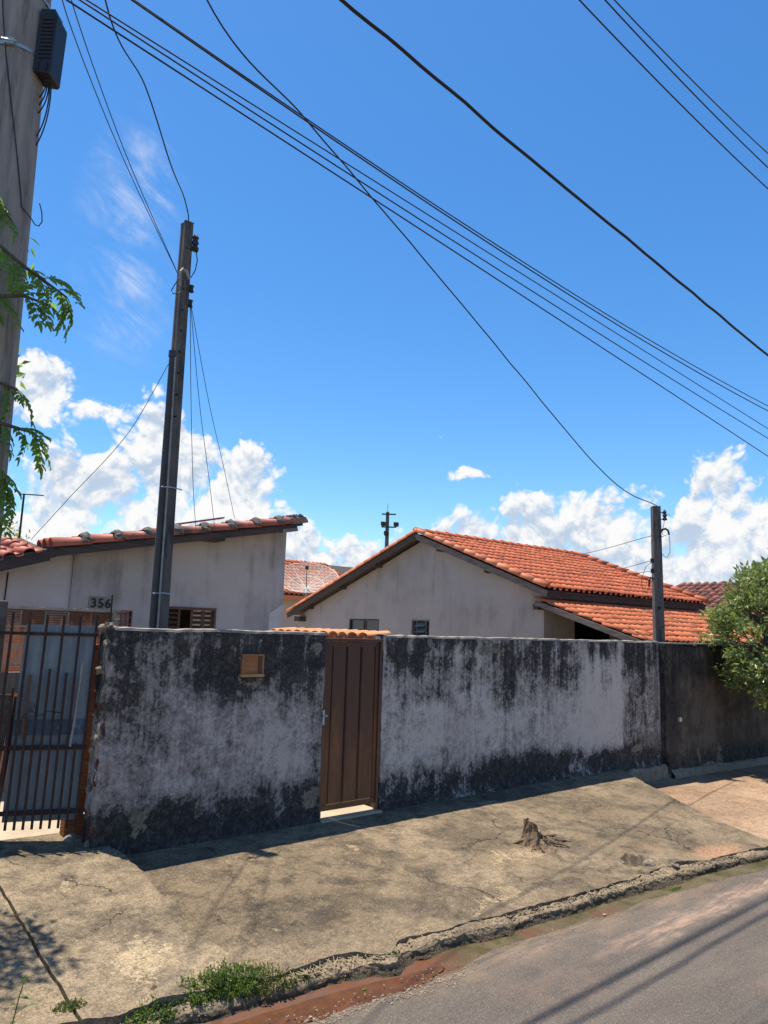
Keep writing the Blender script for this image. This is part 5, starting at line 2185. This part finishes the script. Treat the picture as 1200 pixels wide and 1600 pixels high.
# the body of the crown left of the frame, which shades the driveway
mb = MB()
lm = MB()
for k in range(130):
    p = Vector((rnd.uniform(-.3, 1.16), rnd.uniform(4.95, 5.95), rnd.uniform(3.5, 4.6)))
    if p.x > .2 * p.y or (p.x > .5 and p.y < 5.3):
        continue
    if k % 7 == 0:
        lm.tube([(.2, 4.25, 2.9), (lerp(.2, p.x, .5), lerp(4.25, p.y, .5), lerp(2.9, p.z, .5) + .15), p], [.028, .016, .005], 5)
    for i in range(34):
        leaf_faces(mb, p + rv() * .24, rv() + Vector((.2, 0, -.4)), rv(), rnd.uniform(.07, .10), rnd.uniform(.035, .05))
mb.build('crown', 'leaf_left_tree', tl_, kind='stuff')
lm.build('limb', 'bark', tl_)

# hedge tree far behind at the left, with an aerial
hd = thing('garden_tree', 'yellow-green treetop behind the low left roof', 'tree', (3.05, 15.2, 0))
mb = MB()
mb.tube([(3.05, 15.2, 0), (3.05, 15.2, 2.8)], [.09, .05], 8)
mb.build('trunk', 'bark', hd)
mb = MB()
for k in range(60):
    d = rv()
    p = Vector((2.95, 15.2, 3.22)) + Vector((d.x * 1.05, d.y * .9, d.z * .95))
    for i in range(34):
        leaf_faces(mb, p + rv() * .2, rv() + Vector((0, 0, .5)), rv(), rnd.uniform(.06, .12), rnd.uniform(.02, .035))
mb.build('crown', 'leaf_hedge', hd, kind='stuff')
an = thing('roof_aerial', 'thin rooftop aerial pole with one horizontal arm at far left', 'antenna', (3.0, 13.0, 0))
mb = MB()
mb.tube([(3.22, 13.0, 0), (3.22, 13.0, 3.86)], .017, 6)
mb.build('mast', 'iron_dark', an)
mb = MB()
mb.tube([(3.19, 13.0, 3.85), (3.52, 12.98, 3.87)], .011, 6)
mb.build('arm', 'iron_dark', an)

# ------------------------------------------------------------------ stump, weeds, stones
st_ = thing('tree_stump', 'splintered rotten tree stump sticking out of the sidewalk', 'stump', (5.86, 4.58, -.08))
gz = lambda x, y: walk_z(x, y)
S0 = Vector((5.86, 4.58, gz(5.86, 4.58)))
mb = MB()
nA, nZ = 26, 8
vs = []
for j in range(nZ + 1):
    k = j / nZ
    for i in range(nA):
        a = 2 * math.pi * i / nA
        d = Vector((math.cos(a), math.sin(a), 0))
        tall_ = .06 + .16 * sstep(.0, .40, d.dot(Vector((-.80, .45, 0)))) + .018 * fbm((d.x * 3, d.y * 3, 0), 3) + .012 * fbm((i * 1.7, 5, 0), 2)
        r = lerp(.15, .105, k ** .6) * (1 + .3 * fbm((d.x * 2, d.y * 2, k), 3)) + (.03 * (1 - k) ** 3)
        vs.append(S0 + d * r + Vector((0, 0, tall_ * k - .01)))
mb.add(vs, [(j * nA + i, j * nA + (i + 1) % nA, (j + 1) * nA + (i + 1) % nA, (j + 1) * nA + i) for j in range(nZ) for i in range(nA)])
mb.add([vs[nZ * nA + i] - Vector((0, 0, .012)) for i in range(nA)] + [S0 + Vector((0, 0, .05))], [(i, (i + 1) % nA, nA) for i in range(nA)])
mb.build('shell', 'dead_wood', st_)
mb = MB()
for k in range(70):
    a = rnd.uniform(0, 2 * math.pi)
    r = rnd.uniform(0, .10)
    b = S0 + Vector((math.cos(a) * r + .02, math.sin(a) * r - .02, 0))
    hgt_ = rnd.uniform(.04, .10) * (1.2 - r * 5)
    mb.tube([b, b + Vector((rnd.uniform(-.02, .02), rnd.uniform(-.02, .02), max(.03, hgt_)))], [rnd.uniform(.008, .018), .002], 5)
mb.build('splinters', 'rotten_wood', st_)
mb = MB()
for a, L in ((-.35, .28), (-.9, .20), (-2.2, .15), (.2, .36), (2.6, .16)):
    d = Vector((math.cos(a), math.sin(a), 0))
    pts = [S0 + d * (.10 + L * q) + Vector((0, 0, .045 * (1 - q) - .004 + .008 * fbm((q * 4, a, 0), 2))) for q in (0, .3, .6, 1)]
    mb.tube(pts, [.024, .018, .012, .006], 7)
mb.build('root', 'dead_wood', st_)
mb = MB()
for k in range(60):
    a = rnd.uniform(0, 6.28)
    r = rnd.uniform(.12, .26)
    c = S0 + Vector((math.cos(a) * r + .04, math.sin(a) * r * .8 - .03, .006))
    leaf_faces(mb, c, Vector((rnd.uniform(-1, 1), rnd.uniform(-1, 1), rnd.uniform(-.1, .5))), Vector((0, 0, 1)), rnd.uniform(.03, .06), rnd.uniform(.006, .02))
mb.build('dry_litter', 'leaf_dry', st_, kind='stuff')


def stone_mesh(name, m, seed, flat=.6, sub=(7, 10)):
    mb = MB()
    vs = []
    for i in range(sub[0]):
        for j in range(sub[1]):
            th, ph = math.pi * i / (sub[0] - 1), 2 * math.pi * j / sub[1]
            d = Vector((math.sin(th) * math.cos(ph), math.sin(th) * math.sin(ph), math.cos(th)))
            # a chipped, angular lump: clamp the ball against a few planes
            r = 1 + .35 * fbm(d * 1.1 + Vector((seed * 3.1, 0, 0)), 3)
            p = d * r
            for q in range(5):
                nn = Vector((math.sin(seed * 7 + q * 2.1), math.cos(seed * 3 + q * 1.7), math.sin(q * 3.3 + seed))).normalized()
                h = p.dot(nn) - .62
                if h > 0:
                    p -= nn * h
            vs.append(Vector((p.x, p.y, p.z * flat)))
    mb.add(vs, [(i * sub[1] + j, i * sub[1] + (j + 1) % sub[1], (i + 1) * sub[1] + (j + 1) % sub[1], (i + 1) * sub[1] + j) for i in range(sub[0] - 1) for j in range(sub[1])])
    o = mb.build('tmp', m)
    me = o.data
    me.name = name
    bpy.data.objects.remove(o)
    return me


CHIP = stone_mesh('brick_chip', 'brick_exposed', 5.7, 1.0)
for k, (z, sx_, sz_) in enumerate(((.22, .030, .075), (.60, .026, .06), (.71, .024, .05), (.98, .030, .085), (1.17, .026, .06))):
    M = Matrix.Translation((2.268 + .006 * (k % 2), YW + .028, z)) @ Matrix.Rotation(k * 1.3, 4, 'Z') @ Matrix.Diagonal((sx_, sx_ * 1.3, sz_, 1))
    piece('brick', CHIP, M, wl)
STN = [stone_mesh('chunk_a', 'concrete_rough', 1), stone_mesh('chunk_b', 'concrete_rough', 2.3, .5), stone_mesh('chunk_c', 'concrete_rough', 4.1, .7)]
chunks = [((2.18, 6.36), .085, 1, 'pale rubble lump at the foot of the barred gate'),
          ((6.33, 3.71), .075, 2, 'largest broken concrete chunk in the gap of the kerb'),
          ((6.10, 3.62), .045, 0, 'fist-sized concrete chunk left of the gap in kerb'),
          ((6.52, 3.58), .055, 2, 'pale concrete chunk right of the gap in kerb'),
          ((6.22, 3.92), .035, 1, 'small concrete chunk at the back of the kerb gap'),
          ((3.35, 3.74), .035, 0, 'small grey stone in the notch of the kerb crack')]
for (x, y), s_, k, lab in chunks:
    o = bpy.data.objects.new('concrete_chunk', STN[k])
    link(o)
    o.location = (x, y, (-.15 if y < 5 else .09) + s_ * .2)
    o.rotation_euler = (rnd.uniform(-.4, .4), rnd.uniform(-.4, .4), rnd.uniform(0, 6))
    o.scale = (s_, s_ * rnd.uniform(.7, 1), s_)
    tag(o, lab, 'rubble', 'broken pieces of the kerb' if y < 5 else None)
# pebbles and grit: nobody could count them
mb = MB()
base = [v.co.copy() for v in stone_mesh('grit', 'stone', 3.3, .6, (4, 6)).vertices]
gf = [(i * 6 + j, i * 6 + (j + 1) % 6, (i + 1) * 6 + (j + 1) % 6, (i + 1) * 6 + j) for i in range(3) for j in range(6)]


def pebble(x, y, z, s_):
    M = Matrix.Translation((x, y, z)) @ Matrix.Rotation(rnd.uniform(0, 6.3), 4, 'Z') @ Matrix.Rotation(rnd.uniform(-.6, .6), 4, 'X') @ Matrix.Scale(s_, 4)
    mb.add([M @ v for v in base], gf)


for k in range(2600):
    x = rnd.uniform(1.5, 9.5)
    kf = kerb_foot(x)
    ey = edge_y(x)
    mode = rnd.random()
    if mode < .55:
        q = rnd.uniform(0, 1)
        y = lerp(ey - .01, kf + .02, q)
        z = lerp(-.142, -.20, max(0, q - .35) / .65) - (.05 * sstep(6.9, 8.3, x))
        s_ = rnd.uniform(.003, .011)
    elif mode < .85:
        y = kf - rnd.uniform(.18, .40) + .03 * fbm((x, 1, 1), 2)
        z = -.203
        s_ = rnd.uniform(.003, .009)
    else:
        y = rnd.uniform(ey, 5.6)
        z = walk_z(x, y)
        if x > 8 or x < 2.5:
            continue
        s_ = rnd.uniform(.002, .006)
    pebble(x, y, z, s_)
for k in range(240):
    x = rnd.uniform(2.5, 3.6)
    y = kerb_foot(x) - .34 + rnd.gauss(0, .03)
    pebble(x, y, -.203, rnd.uniform(.005, .014))
tag(mb.build('grit', 'stone'), label='loose grit and pebbles along the kerb and gutter', kind='stuff')
# straw and dry stalks lying in the kerb
mb = MB()
for k in range(260):
    x = rnd.uniform(2.55, 3.4) if k < 180 else rnd.uniform(3.4, 7)
    y = lerp(edge_y(x), kerb_foot(x), rnd.uniform(.1, .9))
    a = rnd.uniform(0, 3.14)
    L = rnd.uniform(.02, .07)
    c = Vector((x, y, -.135 if k % 2 else -.15))
    mb.tube([c, c + Vector((math.cos(a) * L, math.sin(a) * L, rnd.uniform(-.01, .02)))], .0016, 4)
tag(mb.build('dry_stalks', 'straw'), label='dry straw lying in the broken kerb', kind='stuff')


def weed(name, label, cx, cy, cz, rx, ry, h, n, m, ls):
    root = thing(name, label, 'plant', (cx, cy, cz))
    mb = MB()
    ml = MB()
    for k in range(n):
        a = rnd.uniform(0, 2 * math.pi)
        r = math.sqrt(rnd.random())
        lump = 1 + .5 * fbm((cx + math.cos(a) * 1.2, math.sin(a) * 1.2, 3), 3)
        b = Vector((cx + math.cos(a) * r * rx * lump, cy + math.sin(a) * r * ry * lump, cz - .01))
        hh = h * (1.05 - .75 * r) * rnd.uniform(.5, 1.1)
        tp = b + Vector((rnd.uniform(-.4, .4) * hh, rnd.uniform(-.4, .4) * hh, hh))
        mb.tube([b, tp], [.002, .001], 3, False)
        for i in range(rnd.randint(6, 10)):
            q = rnd.uniform(.25, 1)
            leaf_faces(ml, lerp(b, tp, q), rv() + Vector((0, 0, .25)), rv(), ls * rnd.uniform(.6, 1.2), ls * rnd.uniform(.35, .55))
    mb.build('stems', m, root, kind='stuff')
    ml.build('foliage', m, root, kind='stuff')
    return root


weed('weed_clump', 'bushy green weed clump growing over the kerb edge', 2.27, 3.95, -.16, .30, .13, .17, 800, 'leaf_weed', .019)
weed('weed_clump', 'low olive weed patch beside the red mud puddle', 2.52, 3.86, -.17, .24, .09, .11, 420, 'leaf_moss', .015)
weed('weed_clump', 'bright weed tuft at the left end of the kerb', 1.83, 3.92, -.17, .16, .10, .12, 180, 'leaf_weed', .02)
weed('moss_tuft', 'small mossy tuft in the driveway seam', 1.50, 4.13, -.09, .085, .06, .035, 170, 'leaf_moss', .011)
weed('grass_tuft', 'tiny grass tuft beside the concrete rubble in kerb', 6.08, 3.64, -.15, .07, .05, .05, 60, 'leaf_weed', .013)
weed('grass_tuft', 'tiny green tuft growing in the wet gutter', 6.2, 3.40, -.226, .10, .03, .03, 60, 'leaf_weed', .012)
weed('grass_tuft', 'small green sprig at the notch of the kerb', 3.32, 3.70, -.15, .04, .03, .05, 26, 'leaf_weed', .015)
sp_ = thing('seedling', 'broad-leaved seedling at the bottom left corner', 'plant', (1.20, 4.06, -.1))
mb = MB()
mb.tube([(1.20, 4.06, -.1), (1.215, 4.06, -.02), (1.225, 4.055, .05), (1.235, 4.05, .10)], .003, 5)
mb.tube([(1.215, 4.06, -.02), (1.26, 4.04, .01)], .002, 4)
mb.build('stem', 'leaf_weed', sp_)
for d, p, L in (((.9, -.4, .1), (1.26, 4.04, .01), .055), ((-.8, -.3, .3), (1.22, 4.058, .02), .05), ((.3, .3, 1), (1.235, 4.05, .10), .05), ((.9, -.6, -.1), (1.225, 4.055, .05), .06), ((-.5, -.8, .0), (1.212, 4.06, -.05), .045)):
    mb = MB()
    leaf_faces(mb, Vector(p), Vector(d), Vector((0, 0, 1)), L, L * .55)
    mb.build('leaf', 'leaf_weed', sp_)
# a few fallen leaves and scraps on the wet gutter
for k, (x, y, m, lab) in enumerate(((2.98, 3.58, 'leaf_weed', 'green fallen leaf on the red mud'), (3.12, 3.42, 'wood_sill', 'yellow fallen leaf at the puddle edge'), (5.17, 3.42, 'straw', 'pale fallen leaf lying in the green gutter'))):
    mb = MB()
    leaf_faces(mb, Vector((x, y, -.216)), Vector((1, rnd.uniform(-.5, .5), .05)), Vector((0, 0, 1)), .045, .026)
    tag(mb.build('fallen_leaf', m, None, org=(x, y, -.216)), lab, 'leaf')
